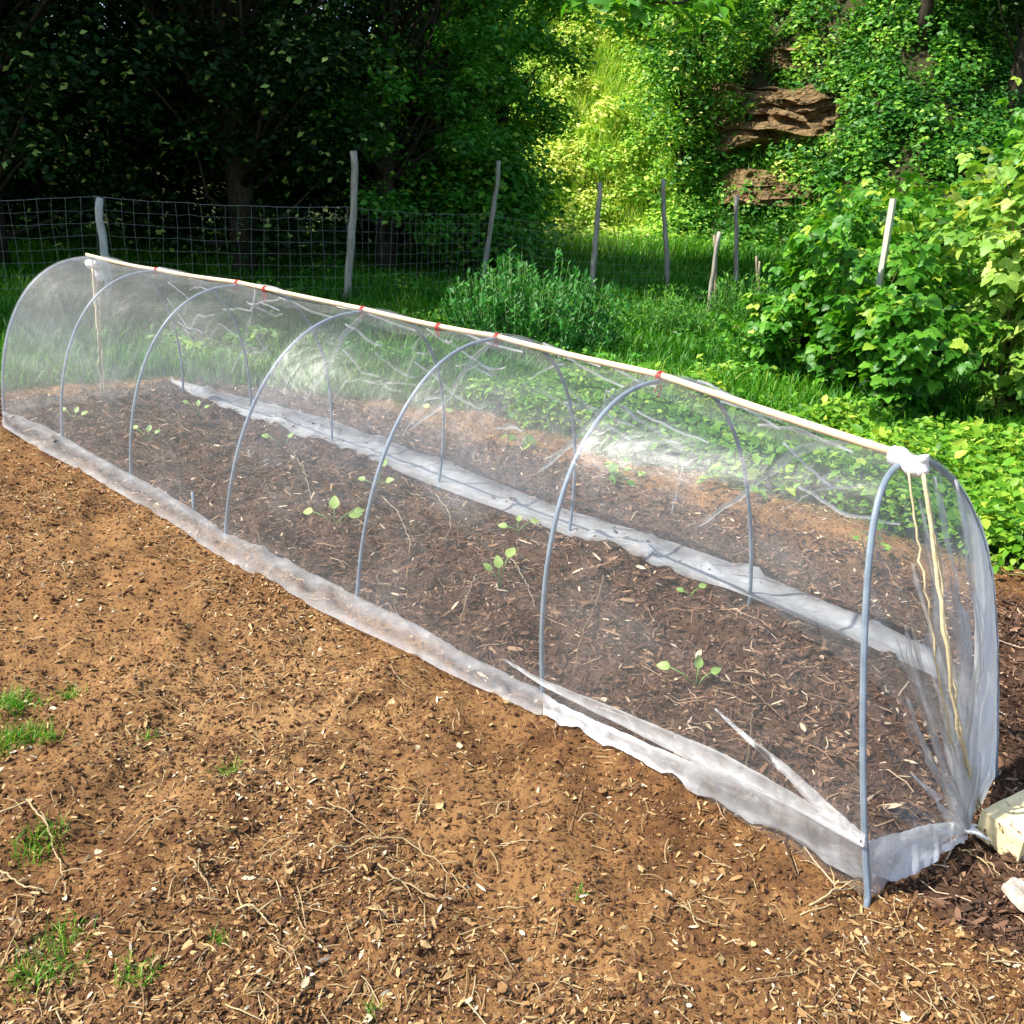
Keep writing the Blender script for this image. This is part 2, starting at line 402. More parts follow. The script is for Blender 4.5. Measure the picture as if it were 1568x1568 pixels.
def arc(k, th, out=0.0, n=2.35):
    """point on hoop k; th 0 at the near foot, pi at the far foot; k may be fractional"""
    k = np.asarray(k, float); th = np.asarray(th, float)
    ks = np.arange(7)
    f = lambda A: np.interp(k, ks, A)
    nx, ny = f(NEAR[:, 0]), f(NEAR[:, 1]); fx, fy = f(FAR[:, 0]), f(FAR[:, 1])
    ax, ay, az = f(APEX[:, 0]), f(APEX[:, 1]), f(APZ)
    mx, my = (nx + fx) / 2, (ny + fy) / 2
    c = np.cos(th); s = np.sin(th)
    cc = np.sign(c) * np.abs(c) ** (2 / n); ss = np.abs(s) ** (2 / n)
    hx, hy = (nx - fx) / 2, (ny - fy) / 2
    e0 = np.clip(1 - k, 0, 1)                       # the end hoop bellies out on its far side
    bel = 1 + e0 * np.where(c < 0, .36, -.14) * np.abs(np.sin(2 * th)) 
    x = mx + hx * cc * bel + (ax - mx) * ss; y = my + hy * cc * bel + (ay - my) * ss; z = az * ss
    if np.any(out):
        L = np.hypot(hx, hy)
        x = x + out * cc * hx / L; y = y + out * cc * hy / L; z = z + out * ss
    return np.stack(np.broadcast_arrays(x, y, z), -1)

for k in range(7):
    th = np.linspace(0, math.pi, 61)
    P = arc(k, th, -.004)
    P0 = P[0] + (0, 0, -.10); P1 = P[-1] + (0, 0, -.10)
    if k == 0: P0 = np.array([.905, 1.79, -.05])
    b = MB(); b.tube(np.vstack([P0, P, P1]), .0082, 10, cap=True)
    local(b).build('hoop', M_pipe, tun)

# ridge batten just above the hoops, from end hoop to end hoop
ridge = np.array([[a[0], a[1], z + .010] for a, z in zip(APEX, APZ)])
ridge[0] = D(1372, 694, ridge[0][1] + .02)
tt = np.linspace(0, 6, 49)
rp = np.stack([np.interp(tt, range(7), ridge[:, i]) for i in range(3)], 1)
rp[:, 2] += .006 * np.sin(tt * 2.1) - .012 * np.sin(np.pi * (tt % 1)) * 0.4
ext = rp[-1] + (rp[-1] - rp[-2]) * .7; rp = np.vstack([rp, ext])
b = MB(); b.tube(rp, .0118, 8, squash=.8); local(b).build('ridge_batten', M_pole, tun)

# the sheet
rs = np.random.default_rng(3)
nk, nth = 241, 97
K, TH = np.meshgrid(np.linspace(0, 6, nk), np.linspace(0, math.pi, nth), indexing='ij')
span = np.sin(np.pi * (K % 1))
topness = np.sin(TH)
wr = fbm(K * 1.5, TH, .8, 41, 4); wr2 = fbm(K * 1.2 + TH * .8, TH * 2.6 - K * .5, .55, 47, 3)
farness = sstep(2.5, 5, K) * sstep(1.7, 2.6, TH)
out = .012 - .030 * span * topness + (wr * .022 + wr2 * .020) * span * (.35 + .65 * sstep(1.2, 2.0, TH)) + farness * wr2 * .05
out = np.maximum(out, .004 + 0 * out) * (1 - .0) + np.minimum(out - .004, 0) * span
S = arc(K, TH, out)
S[..., 2] = np.maximum(S[..., 2], .012)
S[:, 0, 2] = .01; S[:, -1, 2] = .01
dens = .032 + .05 * sstep(2.6, 5.5, K) + .02 * sstep(.55, .0, TH) + .03 * sstep(1.75, 2.3, TH) + .04 * np.clip(wr2, 0, 1) * 2  # whitish haze of the far half put in as extra density
dens = np.where(topness > .985, dens + .05, dens)
def film(name, P, dens_, parent=tun, flip=False):
    a, b_ = P.shape[:2]
    i = np.arange(a * b_).reshape(a, b_)
    q = np.stack([i[:-1, :-1], i[1:, :-1], i[1:, 1:], i[:-1, 1:]], -1).reshape(-1, 4)
    if flip: q = q[:, ::-1]
    return raw_mesh(name, P.reshape(-1, 3) - OFF, q, M_film, {'dens': ('POINT', np.broadcast_to(dens_, P.shape[:2]))}, True, parent)
cover = film('plastic_cover', S, dens, flip=False)
nrm = cover.data.polygons[len(cover.data.polygons) // 2].normal

def ribbon(name, A, B, d, lift=.0, nseg=120, nw=7, ruff=.012, seed=0, parent=cover):
    """a strip of film between the lines A and B"""
    A = np.array(A, float); B = np.array(B, float)
    ta = np.linspace(0, 1, len(A)); tb = np.linspace(0, 1, len(B)); t = np.linspace(0, 1, nseg)
    a = np.stack([np.interp(t, ta, A[:, i]) for i in range(3)], 1); b2 = np.stack([np.interp(t, tb, B[:, i]) for i in range(3)], 1)
    v = np.linspace(0, 1, nw)
    P = a[:, None] * (1 - v)[None, :, None] + b2[:, None] * v[None, :, None]
    w_ = fbm(t[:, None] * 40 + 0 * v, v[None] * 3 + 0 * t[:, None], 1.0, 60 + seed, 4)
    P[..., 2] += lift + ruff * w_ + .006 * np.sin(v * 9)[None]
    e_ = fbm(t[:, None] * 14, t[:, None] * 0, 1.0, 160 + seed, 3)
    P[..., 0] += (e_ * .010) * v[None]; P[..., 1] -= (e_ * .010) * v[None]
    gz = ground_h(P[..., 0], P[..., 1])
    P[..., 2] = np.maximum(P[..., 2], gz + .019)
    dd = d * (1 + .5 * w_ + .35 * np.sin(v * 7 + seed)[None])
    return film(name, P, np.clip(dd, .02, .95), parent)

# near skirt lying on the soil, inner and outer edge read off the ground plane
inn = [G(*p, z=.015) for p in [(4, 632), (70, 655), (135, 694), (200, 728), (300, 786), (345, 820), (440, 862), (545, 916), (640, 962), (700, 998), (831, 1064)]]
oute = [G(*p) for p in [(4, 656), (60, 692), (130, 728), (200, 770), (300, 834), (345, 862), (440, 915), (545, 968), (640, 1012), (700, 1044), (831, 1104)]]
ribbon('skirt', inn, oute, .25, .012, 160, 9, .005, 1)
nrv = lambda px, py: None
def NV(px, py):
    """photo pixel -> point on the upright near side between the two nearest hoops"""
    n0 = NEAR[0] + AXN * -.015; n1 = NEAR[1] + AXN * -.015
    d = AX[0] * (px - 784) / FPX + AX[1] * (784 - py) / FPX + AX[2]
    nn = np.array([-(n1 - n0)[1], (n1 - n0)[0]])
    t = (n0 @ nn) / (d[:2] @ nn)
    return d * t + np.array([0, 0, EYE])
inn = [G(831, 1064, .015)] + [NV(*p) for p in [(900, 1098), (1000, 1142), (1150, 1205), (1250, 1250), (1326, 1288)]]
oute = [G(*p) for p in [(831, 1104), (900, 1135), (1000, 1184), (1150, 1262), (1250, 1318), (1329, 1354)]]
ribbon('skirt', inn, oute, .62, .0, 90, 8, .004, 2)
upp = [NV(*p) for p in [(770, 1008), (830, 1040), (950, 1088), (1100, 1150), (1200, 1205), (1322, 1280)]]
low = [NV(*p) for p in [(772, 1012), (830, 1052), (950, 1112), (1080, 1178), (1190, 1226), (1322, 1300)]]
ribbon('fold', upp, low, .55, .0, 70, 5, .003, 3)
upp = [NV(*p) for p in [(1095, 1085), (1150, 1130), (1210, 1175), (1280, 1240), (1325, 1278)]]
low = [NV(*p) for p in [(1096, 1089), (1150, 1142), (1206, 1194), (1260, 1250), (1325, 1300)]]
ribbon('fold', upp, low, .5, .0, 50, 5, .003, 4)
# far skirt: a loose band folded outward along the far feet
low = [G(*p) for p in [(262, 588), (300, 612), (400, 652), (508, 690), (560, 706), (672, 752), (870, 826), (1000, 872), (1150, 921), (1300, 985), (1440, 1048)]]
upp = [G(*p) for p in [(262, 584), (300, 594), (400, 620), (508, 648), (560, 668), (672, 708), (870, 788), (1000, 826), (1150, 880), (1330, 956), (1440, 1008)]]
ribbon('skirt', low, upp, .50, .02, 160, 8, .006, 5)

# creases and folds in the sheet, strips a little denser than the rest
def crease(kk, th, w_, d, seed):
    t = np.linspace(0, 1, 40); u = np.linspace(0, 1, len(kk))
    K_ = np.interp(t, u, kk) + .012 * fbm(t * 5, t * 0, 1, seed, 2); T_ = np.interp(t, u, th) + .025 * fbm(t * 4, t * 0 + 5, 1, seed, 2)
    wv = w_ * np.sin(np.pi * t) ** .6 * (1 + .9 * fbm(t * 5, t * 0, 1, seed + 5, 2))
    def surf(kk_, tt_, lift):
        i = np.clip(kk_ / 6 * (nk - 1), 0, nk - 1.001); j = np.clip(tt_ / math.pi * (nth - 1), 0, nth - 1.001)
        i0 = i.astype(int); j0 = j.astype(int); fi = (i - i0)[:, None]; fj = (j - j0)[:, None]
        p = (S[i0, j0] * (1 - fi) + S[i0 + 1, j0] * fi) * (1 - fj) + (S[i0, j0 + 1] * (1 - fi) + S[i0 + 1, j0 + 1] * fi) * fj
        o_ = arc(kk_, tt_, .02) - arc(kk_, tt_, 0.0)
        return p + o_ / .02 * lift
    A_ = surf(K_, T_ - wv, .002); B_ = surf(K_, T_ + wv, .002); M_ = surf(K_, T_, .012)
    film('crease', np.stack([A_, M_, B_], 1), d, cover)
for i_, k0 in enumerate([1, 2, 3, 4, 5]):
    crease([k0 + .28, k0 + .02, k0 - .35, k0 - .8], [2.95, 2.72, 2.3, 1.85], .022, .42, 300 + i_)
rc = np.random.default_rng(12)
for i_ in range(60):
    k0 = rc.uniform(1.0, 5.8) if i_ < 48 else rc.uniform(.2, 2); L_ = rc.uniform(.12, .5); t0 = rc.uniform(1.95, 2.75); sl_ = rc.uniform(-.25, .35)
    crease([k0, k0 + L_ * .5, k0 + L_], [t0, t0 + sl_ * .3 + rc.uniform(-.05, .05), t0 + sl_], rc.uniform(.005, .014), rc.uniform(.25, .5), 340 + i_)
for i_ in range(0):
    k0 = rc.uniform(2.5, 5.8); t0 = rc.uniform(.9, 1.4); L_ = rc.uniform(.1, .3)
    crease([k0, k0 + L_ * .5, k0 + L_], [t0, t0 - .04, t0 + .1], .010, .22, 390 + i_)

# near end: the sheet gathered to a knot on the soil
KN = G(1474, 1272, .02)
nt_, nr = 121, 40
TH, RR = np.meshgrid(np.linspace(0, math.pi, nt_), np.linspace(0, 1, nr), indexing='ij')
A = arc(0 * TH, TH, .010)
base = np.zeros_like(A); base[...] = KN
P = A * (1 - RR)[..., None] + base * RR[..., None]
outd = -np.array([AXD[0], AXD[1], 0])
bul = .03 * np.sin(np.pi * RR) * np.sin(TH) ** .5
ple = 1.0 * fbm(TH * 4.2, RR * .8, .35, 71, 3) * .08 * np.sin(np.pi * RR ** 1.4) * (1 - .7 * sstep(1.9, 2.3, TH))
P += (bul + ple)[..., None] * outd
P[..., 2] = np.maximum(P[..., 2], ground_h(P[..., 0], P[..., 1]) + .006)
dd = .06 + .28 * RR ** 3 + .14 * np.clip(fbm(TH * 5, RR * .3, .25, 73, 2) * 2, 0, 1) + .95 * sstep(1.95, 2.3, TH) * (1 - .2 * RR) + .30 * sstep(.12, .04, TH)
cap = film('end_sheet', P, np.clip(dd, .03, .95), cover)
for i_, (t0, w0, d0, r0_) in enumerate([(.35, .05, .55, .45), (.62, .035, .4, .3), (.95, .03, .35, .25), (1.30, .03, .35, .2), (1.62, .04, .4, .1), (1.82, .05, .5, .05), (2.02, .05, .6, .02), (.16, .05, .6, .6)]):
    rr_ = np.linspace(r0_, .99, 40); 
    jr = np.clip((rr_ * (nr - 1)).astype(int), 0, nr - 2); fr_ = (rr_ * (nr - 1) - jr)[:, None]
    cols = []
    for off_ in (-1, 0, 1):
        tq = np.clip(t0 + off_ * w0 * np.sin(np.pi * np.clip((rr_ - r0_) / (1 - r0_) * .85, 0, 1)) ** .7 + .05 * np.sin(rr_ * 4 + i_), 0, 3.13) / math.pi * (nt_ - 1); it = tq.astype(int)
        p_ = P[it, jr] * (1 - fr_) + P[it, jr + 1] * fr_
        cols.append(p_ + outd * (.006 + (.010 if off_ == 0 else 0)))
    film('pleat', np.stack(cols, 1), d0 * .75, cover)
# bottom hem from the near leg to the knot
upp = [D(1329, 1288, 1.85), D(1375, 1275, 1.95), D(1420, 1262, 2.02), D(1455, 1258, 2.08), KN + (0, 0, .02)]
low = [G(1330, 1353), G(1378, 1350), G(1415, 1335), G(1445, 1305), G(1482, 1284)]
ribbon('hem', upp, low, .82, .0, 60, 8, .004, 7)
upp = [arc(0, t_, .02) for t_ in (2.30, 2.45, 2.6, 2.8, 3.0, 3.12)]
low = [u * .6 + KN * .4 + np.array([0, 0, .0]) for u in upp]
ribbon('hem', upp, low, .85, .0, 60, 8, .008, 8)
# small twisted tail at the knot
b = MB()
for q in range(5):
    a_ = rs.uniform(-.5, .9); L = rs.uniform(.04, .09)
    b.tube([KN, KN + np.array([math.cos(a_) * L * .5, math.sin(a_) * L * .5 - .01, .012]), KN + np.array([math.cos(a_) * L, math.sin(a_) * L - .02, .004])], [.008, .006, .002], 6)
local(b).build('gathered_tail', M_wrap, cover)

# far end: sheet hangs from the last hoop and gathers at the ground
KF = G(160, 612, .02)
A = arc(6 + 0 * TH, TH, .010)
P = A * (1 - RR)[..., None] + KF * RR[..., None]
P += (.05 * np.sin(np.pi * RR) + fbm(TH * 3, RR * .8, .5, 81, 2) * .05 * np.sin(np.pi * RR))[..., None] * -outd
P[..., 2] = np.maximum(P[..., 2], ground_h(P[..., 0], P[..., 1]) + .006)
film('end_sheet', P, np.clip(.07 + .12 * RR ** 3 + .06 * np.clip(fbm(TH * 5, RR * .3, .25, 83, 2) * 2, 0, 1), .03, .9), cover)

# white wrapped bundles where the sheet is tied to each end of the batten
def bundle(c, d, L, r, name='white_wrap', par=tun):
    b = MB(); d = d / np.linalg.norm(d); t = np.linspace(0, 1, 15)
    prof = r * (.80 + .22 * np.abs(np.sin(t * math.pi * 2.0 + .5)) + .05 * np.sin(t * 31)); prof[0] *= .55; prof[-1] *= .5
    P = c + (t[:, None] - .5) * L * d + np.stack([0 * t, 0 * t, .004 * np.sin(t * 7)], 1)
    b.tube(P, prof, 12); return local(b).build(name, M_wrap, par)
rd = rp[0] - rp[4]
c0 = D(1391, 708, 2.19); bundle(c0, rd / np.linalg.norm(rd) + np.array([0.0, 0, -.05]), .105, .026)
bundle(D(1412, 713, 2.15), np.array([.2, -.1, -1.]), .05, .017)
c6 = D(143, 404, rp[-1][1]); bundle(c6, rp[-1] - rp[-4], .16, .036)
bundle(D(150, 416, rp[-1][1]), np.array([.1, 0, -1.]), .14, .035)
# ties of red twine
for (px, py, kk) in [(1008, 583, 1), (762, 514, 2), (668, 495, 2.4), (557, 478, 3), (413, 440, 3.75), (365, 431, 4), (240, 407, 5)]:
    i = np.interp(kk, tt, np.arange(len(tt)))
    p = np.array([np.interp(i, np.arange(len(rp)), rp[:, j]) for j in range(3)])
    dv = rp[int(min(i, 46)) + 1] - rp[int(min(i, 46))]; dv /= np.linalg.norm(dv)
    a = np.linspace(0, 2 * math.pi * 3, 40); sd_ = np.cross(dv, (0, 0, 1)); up_ = np.cross(sd_, dv)
    P = p + (np.cos(a)[:, None] * sd_ + np.sin(a)[:, None] * up_) * .0165 + dv * (a / 19 - .5)[:, None] * .022 - np.array([0, 0, .004])
    b = MB(); b.tube(P, .0021, 6)
    tl = .055 if kk in (1, 3.75) else .025
    b.tube([p + (0, 0, -.015), p + (.004, -.014, -.02 - tl * .5), p + (-.004, -.012, -.02 - tl)], .0024, 5)
    b.tube([p + (0, 0, -.015), p + (-.01, -.014, -.02 - tl * .3), p + (-.016, -.012, -.02 - tl * .7)], .0022, 5)
    local(b).build('red_tie', M_red, tun)
# cords at the two ends
def cord(pts, r, wob=.004):
    pts = np.array(pts); t = np.linspace(0, 1, 26)
    P = np.stack([np.interp(t, np.linspace(0, 1, len(pts)), pts[:, i]) for i in range(3)], 1)
    P += rs.normal(0, wob, P.shape) * np.sin(np.pi * t)[:, None]
    b = MB(); b.tube(P, r, 6); return local(b).build('cord', M_jute, tun)
cord([D(1413, 720, 2.14), D(1432, 850, 2.08), D(1450, 1000, 2.02), D(1470, 1130, 2.05), G(1500, 1236, .02)], .0055, .003)
cord([D(1391, 722, 2.16), D(1405, 830, 2.12), D(1420, 930, 2.08), D(1452, 1120, 2.06), G(1488, 1240, .02)], .003, .003)
cord([D(1413, 722, 2.15), D(1440, 870, 2.09), D(1460, 1050, 2.05), D(1478, 1150, 2.07), G(1496, 1242, .02)], .0035, .004)
cord([c6 + (0, -.02, -.03), D(150, 520, 6.35), G(156, 606, .02)], .009, .006)
cord([c6 + (.02, -.02, -.03), D(154, 500, 6.4), G(160, 600, .02)], .006, .008)
# short iron peg inside by the near edge
b = MB(); p = G(297, 786); b.tube([p - (0, 0, .05), p + (0, 0, .11)], .008, 8); local(b).build('peg', M_pipe, tun)

# ------------------------------------------------------------------ cream block
bc = G(1542, 1268)
blk = MB()
L, W_, H_ = .23, .125, .09
nseg = 14
def rounded_box(L, W_, H_, n=14, seed=1, amp=.0035):
    u = np.linspace(-1, 1, n); V = []; F = []; k = 0
    for ax in range(3):
        for sg in (-1, 1):
            a, b_ = np.meshgrid(u, u, indexing='ij'); c = np.full_like(a, sg)
            P = [None] * 3; P[ax] = c; P[(ax + 1) % 3] = a; P[(ax + 2) % 3] = b_
            P = np.stack(P, -1)
            e = 26.0
            nrm_ = (np.abs(P) ** e).sum(-1, keepdims=True) ** (1 / e); P = P / nrm_ * 1.03
            P = np.clip(P, -1, 1) * np.array([L, W_, H_]) / 2
            P += fbm(P[..., 0] * 9 + P[..., 2] * 13, P[..., 1] * 9 + P[..., 2] * 5, .5, seed, 3)[..., None] * amp
            i = np.arange(n * n).reshape(n, n) + k
            q = np.stack([i[:-1, :-1], i[1:, :-1], i[1:, 1:], i[:-1, 1:]], -1).reshape(-1, 4)
            if sg < 0: q = q[:, ::-1]
            V.append(P.reshape(-1, 3)); F.append(q); k += n * n
    return np.vstack(V), np.vstack(F)
V, F = rounded_box(L, W_, H_, 30)
bo = raw_mesh('stone_block', V, F, M_block, None, True)
bo.location = (1.44, 2.10, .045); bo.rotation_euler = (math.radians(3), math.radians(-6), math.radians(28))
tag(bo, 'cream block with dark specks holding down the gathered end of the film', 'block')
# pale weathered stone at the right edge
V, F = rounded_box(.11, .07, .018, 12, 5, .014)
st_ = raw_mesh('stone', V, F, plain_mat('pale_stone', (.34, .26, .19), (.62, .55, .48), 40, .9, .8, .2, None, .01), None, True)
p = G(1566, 1372); st_.location = (p[0] + .01, p[1], .012); st_.rotation_euler = (.1, .1, .5)
tag(st_, 'flat pale stone on the soil in front of the cream block', 'stone')

# ------------------------------------------------------------------ seedlings
def seedling(px, py, h, spec, label, lw=.055, mat_l=None):
    """spec: list of (azimuth, lean, leaf length)"""
    p = G(px, py); p[2] = ground_h(p[0], p[1])
    r = empty('seedling', p, label, 'seedling', 'seedlings growing in the tunnel bed')
    b = MB(); h = h * 1.3
    for i, (az, lean, L) in enumerate(spec):
        az = math.radians(az); lean = math.radians(lean)
        tip = np.array([math.sin(lean) * math.cos(az), math.sin(lean) * math.sin(az), math.cos(lean)]) * h * (.6 + .3 * (i % 2))
        mid_ = tip * .5 + np.array([0, 0, h * .12])
        b.tube([np.zeros(3), mid_, tip], [.0038, .003, .0022], 6)
        l2 = lean + math.radians(22 + 10 * (i % 2))
        xd = np.array([math.sin(l2) * math.cos(az), math.sin(l2) * math.sin(az), math.cos(l2)])
        nd = np.array([-.25 * math.cos(az), -.75, .75]); nd -= xd * (nd @ xd); nd /= np.linalg.norm(nd)
        R = np.stack([xd, np.cross(nd, xd), nd], -1)[None]
        lv, lf = leaf_hi(.36, False)
        V, F_, rr = scatter(lv, lf, tip[None], R, np.array([[L, L * .95, L]]) * 1.0, np.array([rng.uniform(.2, 1)]))
        lb = MB(); lb.add(V, F_, rr); lb.build('leaf', mat_l or M_seedl, r)
    b.build('stem', M_stem, r)
    return r
seedling(512, 806, .11, [(20, 55, .07), (165, 62, .06), (100, 12, .075), (0, 48, .05)], 'largest seedling with four thick pale leaves, left of the third hoop from the near end')
seedling(228, 682, .10, [(20, 30, .04), (160, 40, .045), (90, 10, .05)], 'thin seedling just right of the third hoop from the far end')
seedling(304, 642, .10, [(30, 35, .04), (200, 30, .04), (100, 10, .05)], 'small seedling by the far edge between two hoops near the far end')
seedling(436, 684, .11, [(40, 20, .045), (190, 45, .05)], 'yellowish seedling near the far skirt left of the fourth hoop')
seedling(578, 742, .12, [(160, 55, .05), (60, 15, .06), (-30, 40, .055)], 'seedling whose leaves show behind the middle hoop')
seedling(792, 812, .075, [(170, 60, .05), (20, 50, .05), (80, 20, .04)], 'low seedling by the far skirt between the two front middle hoops')
seedling(765, 905, .12, [(110, 12, .06), (60, 22, .065), (170, 25, .045)], 'upright seedling on dark mulch with narrow folded leaves')
seedling(1066, 1050, .10, [(85, 4, .048), (165, 55, .05), (10, 38, .04)], 'three-leaved round seedling nearest the near end of the tunnel')
seedling(1058, 905, .05, [(170, 50, .035), (20, 40, .04)], 'tiny seedling against the far skirt in the second bay from the near end')
seedling(672, 640, .08, [(20, 55, .06), (165, 50, .06)], 'pale two-leaved seedling high beside the fourth hoop from the near end')
seedling(115, 640, .09, [(20, 35, .05), (165, 40, .05), (80, 10, .05)], 'seedling in the last bay at the far end by the hanging cord')

def weed(px, py, R_, n, L, label, mt=M_cover):
    p = G(px, py); p[2] = ground_h(p[0], p[1])
    r = empty('weed', p, label, 'weed', 'weeds on the soil beyond the tunnel')
    az = rng.uniform(0, 2 * math.pi, n); d = R_ * np.sqrt(rng.uniform(0, 1, n)); zz = rng.uniform(.02, .13, n)
    pos = np.stack([d * np.cos(az), d * np.sin(az), zz], 1)
    R = frames(rng.normal(0, .45, (n, 3)) + (0, 0, 1), az + rng.normal(0, .5, n))
    V, F_, rr = scatter(*LEAF_HI, pos, R, rng.uniform(.6, 1.1, n) * L, rng.uniform(0, 1, n))
    b = MB(); b.add(V, F_, rr); b.build('leaves', mt, r)
    b = MB()
    for q in range(0, n, 2): b.tube([(0, 0, 0), pos[q] * (.6, .6, .8), pos[q]], [.002, .0015, .001], 4)
    b.build('stem', M_stem, r)
weed(800, 690, .10, 14, .07, 'upright pale weed on the soil seen through the second bay of film')
weed(948, 735, .13, 22, .07, 'loose green weed on the soil behind the second hoop from the near end')
weed(1118, 752, .16, 26, .08, 'broad bright weed showing left of a far leg of the second hoop')
weed(1188, 742, .12, 20, .08, 'bright weed showing through the film right of the second hoop')
weed(1325, 850, .08, 14, .05, 'small weed tuft on the soil behind the end hoop')
weed(1448, 800, .10, 18, .06, 'yellow-green weed tuft beyond the near end sheet')
weed(1535, 880, .12, 18, .05, 'small green weed on bare soil right of the end hoop')

# ------------------------------------------------------------------ wood chips, mulch, straw
CHX = [(-.5, -.5, -.5), (.5, -.38, -.5), (.42, .5, -.4), (-.45, .36, -.5), (-.48, -.42, .5), (.46, -.36, .45), (.36, .40, .6), (-.40, .30, .4)]
CH = [(-.5, .05, 0), (-.22, .5, .3), (.25, .40, .45), (.5, -.06, .1), (.2, -.5, .3), (-.26, -.38, .4), (0, 0, -.9), (.02, .05, .5)]
CF = [(7, 1, 0), (7, 2, 1), (7, 3, 2), (7, 4, 3), (7, 5, 4), (7, 0, 5), (6, 0, 1), (6, 1, 2), (6, 2, 3), (6, 3, 4), (6, 4, 5), (6, 5, 0)]
CFX = [(4, 5, 6), (4, 6, 7), (0, 1, 5), (0, 5, 4), (1, 2, 6), (1, 6, 5), (2, 3, 7), (2, 7, 6), (3, 0, 4), (3, 4, 7)]
def chips(name, n, region, size, label, m, lenr=(1., 3.4), bias=1.0, hi=.93):
    x, y = region(n)
    n = len(x)
    z = ground_h(x, y)
    nr_ = rng.normal(0, .5, (n, 3)); nr_[:, 2] = 1
    R = frames(nr_, rng.uniform(0, 6.28, n))
    s = size * np.clip(np.exp(rng.normal(0, .55, n)), .35, 3.0) * (1 + .06 * y)
    sc3 = np.stack([s * rng.uniform(*lenr, n) ** 1.0, s * rng.uniform(.4, 1.0, n), s * rng.uniform(.10, .28, n)], 1)
    r = rng.uniform(0, 1, n) ** bias * hi; r[rng.uniform(size=n) < .035] = 1
    V, F_, rr = scatter(CH, CF, np.stack([x, y, z + s * .35], 1), R, sc3, r)
    o = raw_mesh(name, V, F_, m, {'r': ('FACE', rr)})
    return tag(o, label, name.replace('_', ' '), kind='stuff')
def fan(n, y0, y1, p=1.0):
    y = y0 + (y1 - y0) * rng.uniform(0, 1, n) ** p
    x = rng.uniform(-.66, .84, n) * (y + .25)
    return x, y
def reg_out(n):
    x, y = fan(n, 1.15, 7.6, 1.25)
    dn = np.maximum(.55 + fbm(x, y, .5, 91, 3) * 1.8, .12)
    k = (soil_mask(x, y) > .4) & (bed_mask(x, y) < .45) & (rng.uniform(size=n) < dn + .10)
    return x[k], y[k]
def reg_bed(n):
    x, y = fan(n, 1.7, 7.5, 1.0)
    k = (bed_mask(x, y) > .3)
    return x[k], y[k]
chips('wood_chips', 370000, reg_out, .0037, 'pale shredded wood chips scattered thickly over the bare red-brown soil', M_chip, bias=.8, lenr=(1.2, 3.6))
chips('bark_mulch', 230000, reg_bed, .0058, 'dark shredded mulch covering the bed inside and beyond the tunnel', M_chipd, bias=1.5, lenr=(1., 4.5))
def ico():
    p = (1 + 5 ** .5) / 2; V = []
    for a in (-1, 1):
        for c in (-p, p): V += [(0, a, c), (a, c, 0), (c, 0, a)]
    V = np.array(V) / (1 + p * p) ** .5
    F = []
    for i in range(12):
        for j in range(i + 1, 12):
            for k in range(j + 1, 12):
                d = [np.linalg.norm(V[i] - V[j]), np.linalg.norm(V[j] - V[k]), np.linalg.norm(V[i] - V[k])]
                if max(d) < 1.2:
                    F.append((i, j, k) if np.cross(V[j] - V[i], V[k] - V[i]) @ V[i] > 0 else (i, k, j))
    V = V * (1 + .25 * np.sin(np.arange(12) * 7.3))[:, None]
    return V, np.array(F)
def clods(n):
    x, y = fan(n, 1.15, 6.5, 1.1); k = soil_mask(x, y) > .4
    x, y = x[k], y[k]; n = len(x)
    s = .0026 * np.clip(np.exp(rng.normal(0, .6, n)), .4, 4)
    R = frames(rng.normal(0, 1, (n, 3)), rng.uniform(0, 6.28, n))
    V, F_, rr = scatter(*ico(), np.stack([x, y, ground_h(x, y)], 1), R, s[:, None] * rng.uniform(.7, 1.3, (n, 3)), rng.uniform(.1, .55, n) - .25 * bed_mask(x, y))
    return tag(raw_mesh('soil_crumbs', V, F_, M_clod, {'r': ('FACE', rr)}, True), 'small crumbs and clods of loose red-brown soil', 'soil crumbs', kind='stuff')
clods(60000)

def fibre(n, region, L, r0, name, label, m, curl=.5):
    x, y = region(n); n = len(x)
    z = ground_h(x, y) + .004
    t = np.linspace(0, 1, 5)
    az = rng.uniform(0, 6.28, n); cv = rng.normal(0, curl, n); ln = L * np.exp(rng.normal(0, .45, n))
    a = az[:, None] + cv[:, None] * t[None] * 2
    step = ln[:, None] / 4
    X = x[:, None] + np.cumsum(np.cos(a) * step, 1); Y = y[:, None] + np.cumsum(np.sin(a) * step, 1)
    Z = ground_h(X, Y) + .004 + rng.uniform(0, .012, n)[:, None] * np.sin(np.pi * t)[None]
    P = np.stack([X, Y, Z], -1)
    rad = r0 * rng.uniform(.6, 1.4, n)
    nx_ = -np.sin(a); ny_ = np.cos(a)
    side = np.stack([nx_, ny_, 0 * nx_], -1) * rad[:, None, None]
    upv = np.zeros_like(side); upv[..., 2] = rad[:, None] * 1.2
    Q = np.stack([P - side, P + upv, P + side], 2)     # n,5,3,3
    V = Q.reshape(-1, 3)
    F_ = []
    for i in range(4):
        for j in range(2):
            q = i * 3 + j; F_ += [(q, q + 1, q + 4), (q, q + 4, q + 3)]
    F_ = np.array(F_)[None] + (np.arange(n) * 15)[:, None, None]
    o = raw_mesh(name, V, F_.reshape(-1, 3), m, {'r': ('FACE', np.repeat(rng.uniform(0, 1, n), 16))}, True)
    return tag(o, label, name.replace('_', ' '), kind='stuff')
fibre(4200, reg_out, .05, .0011, 'straw', 'fine dry straw and grass stems lying over the wood chips', M_straw, .3)
fibre(6500, reg_bed, .09, .0019, 'root_fibres', 'thin dark roots and twigs tangled through the mulch in the bed', M_chipd, .7)
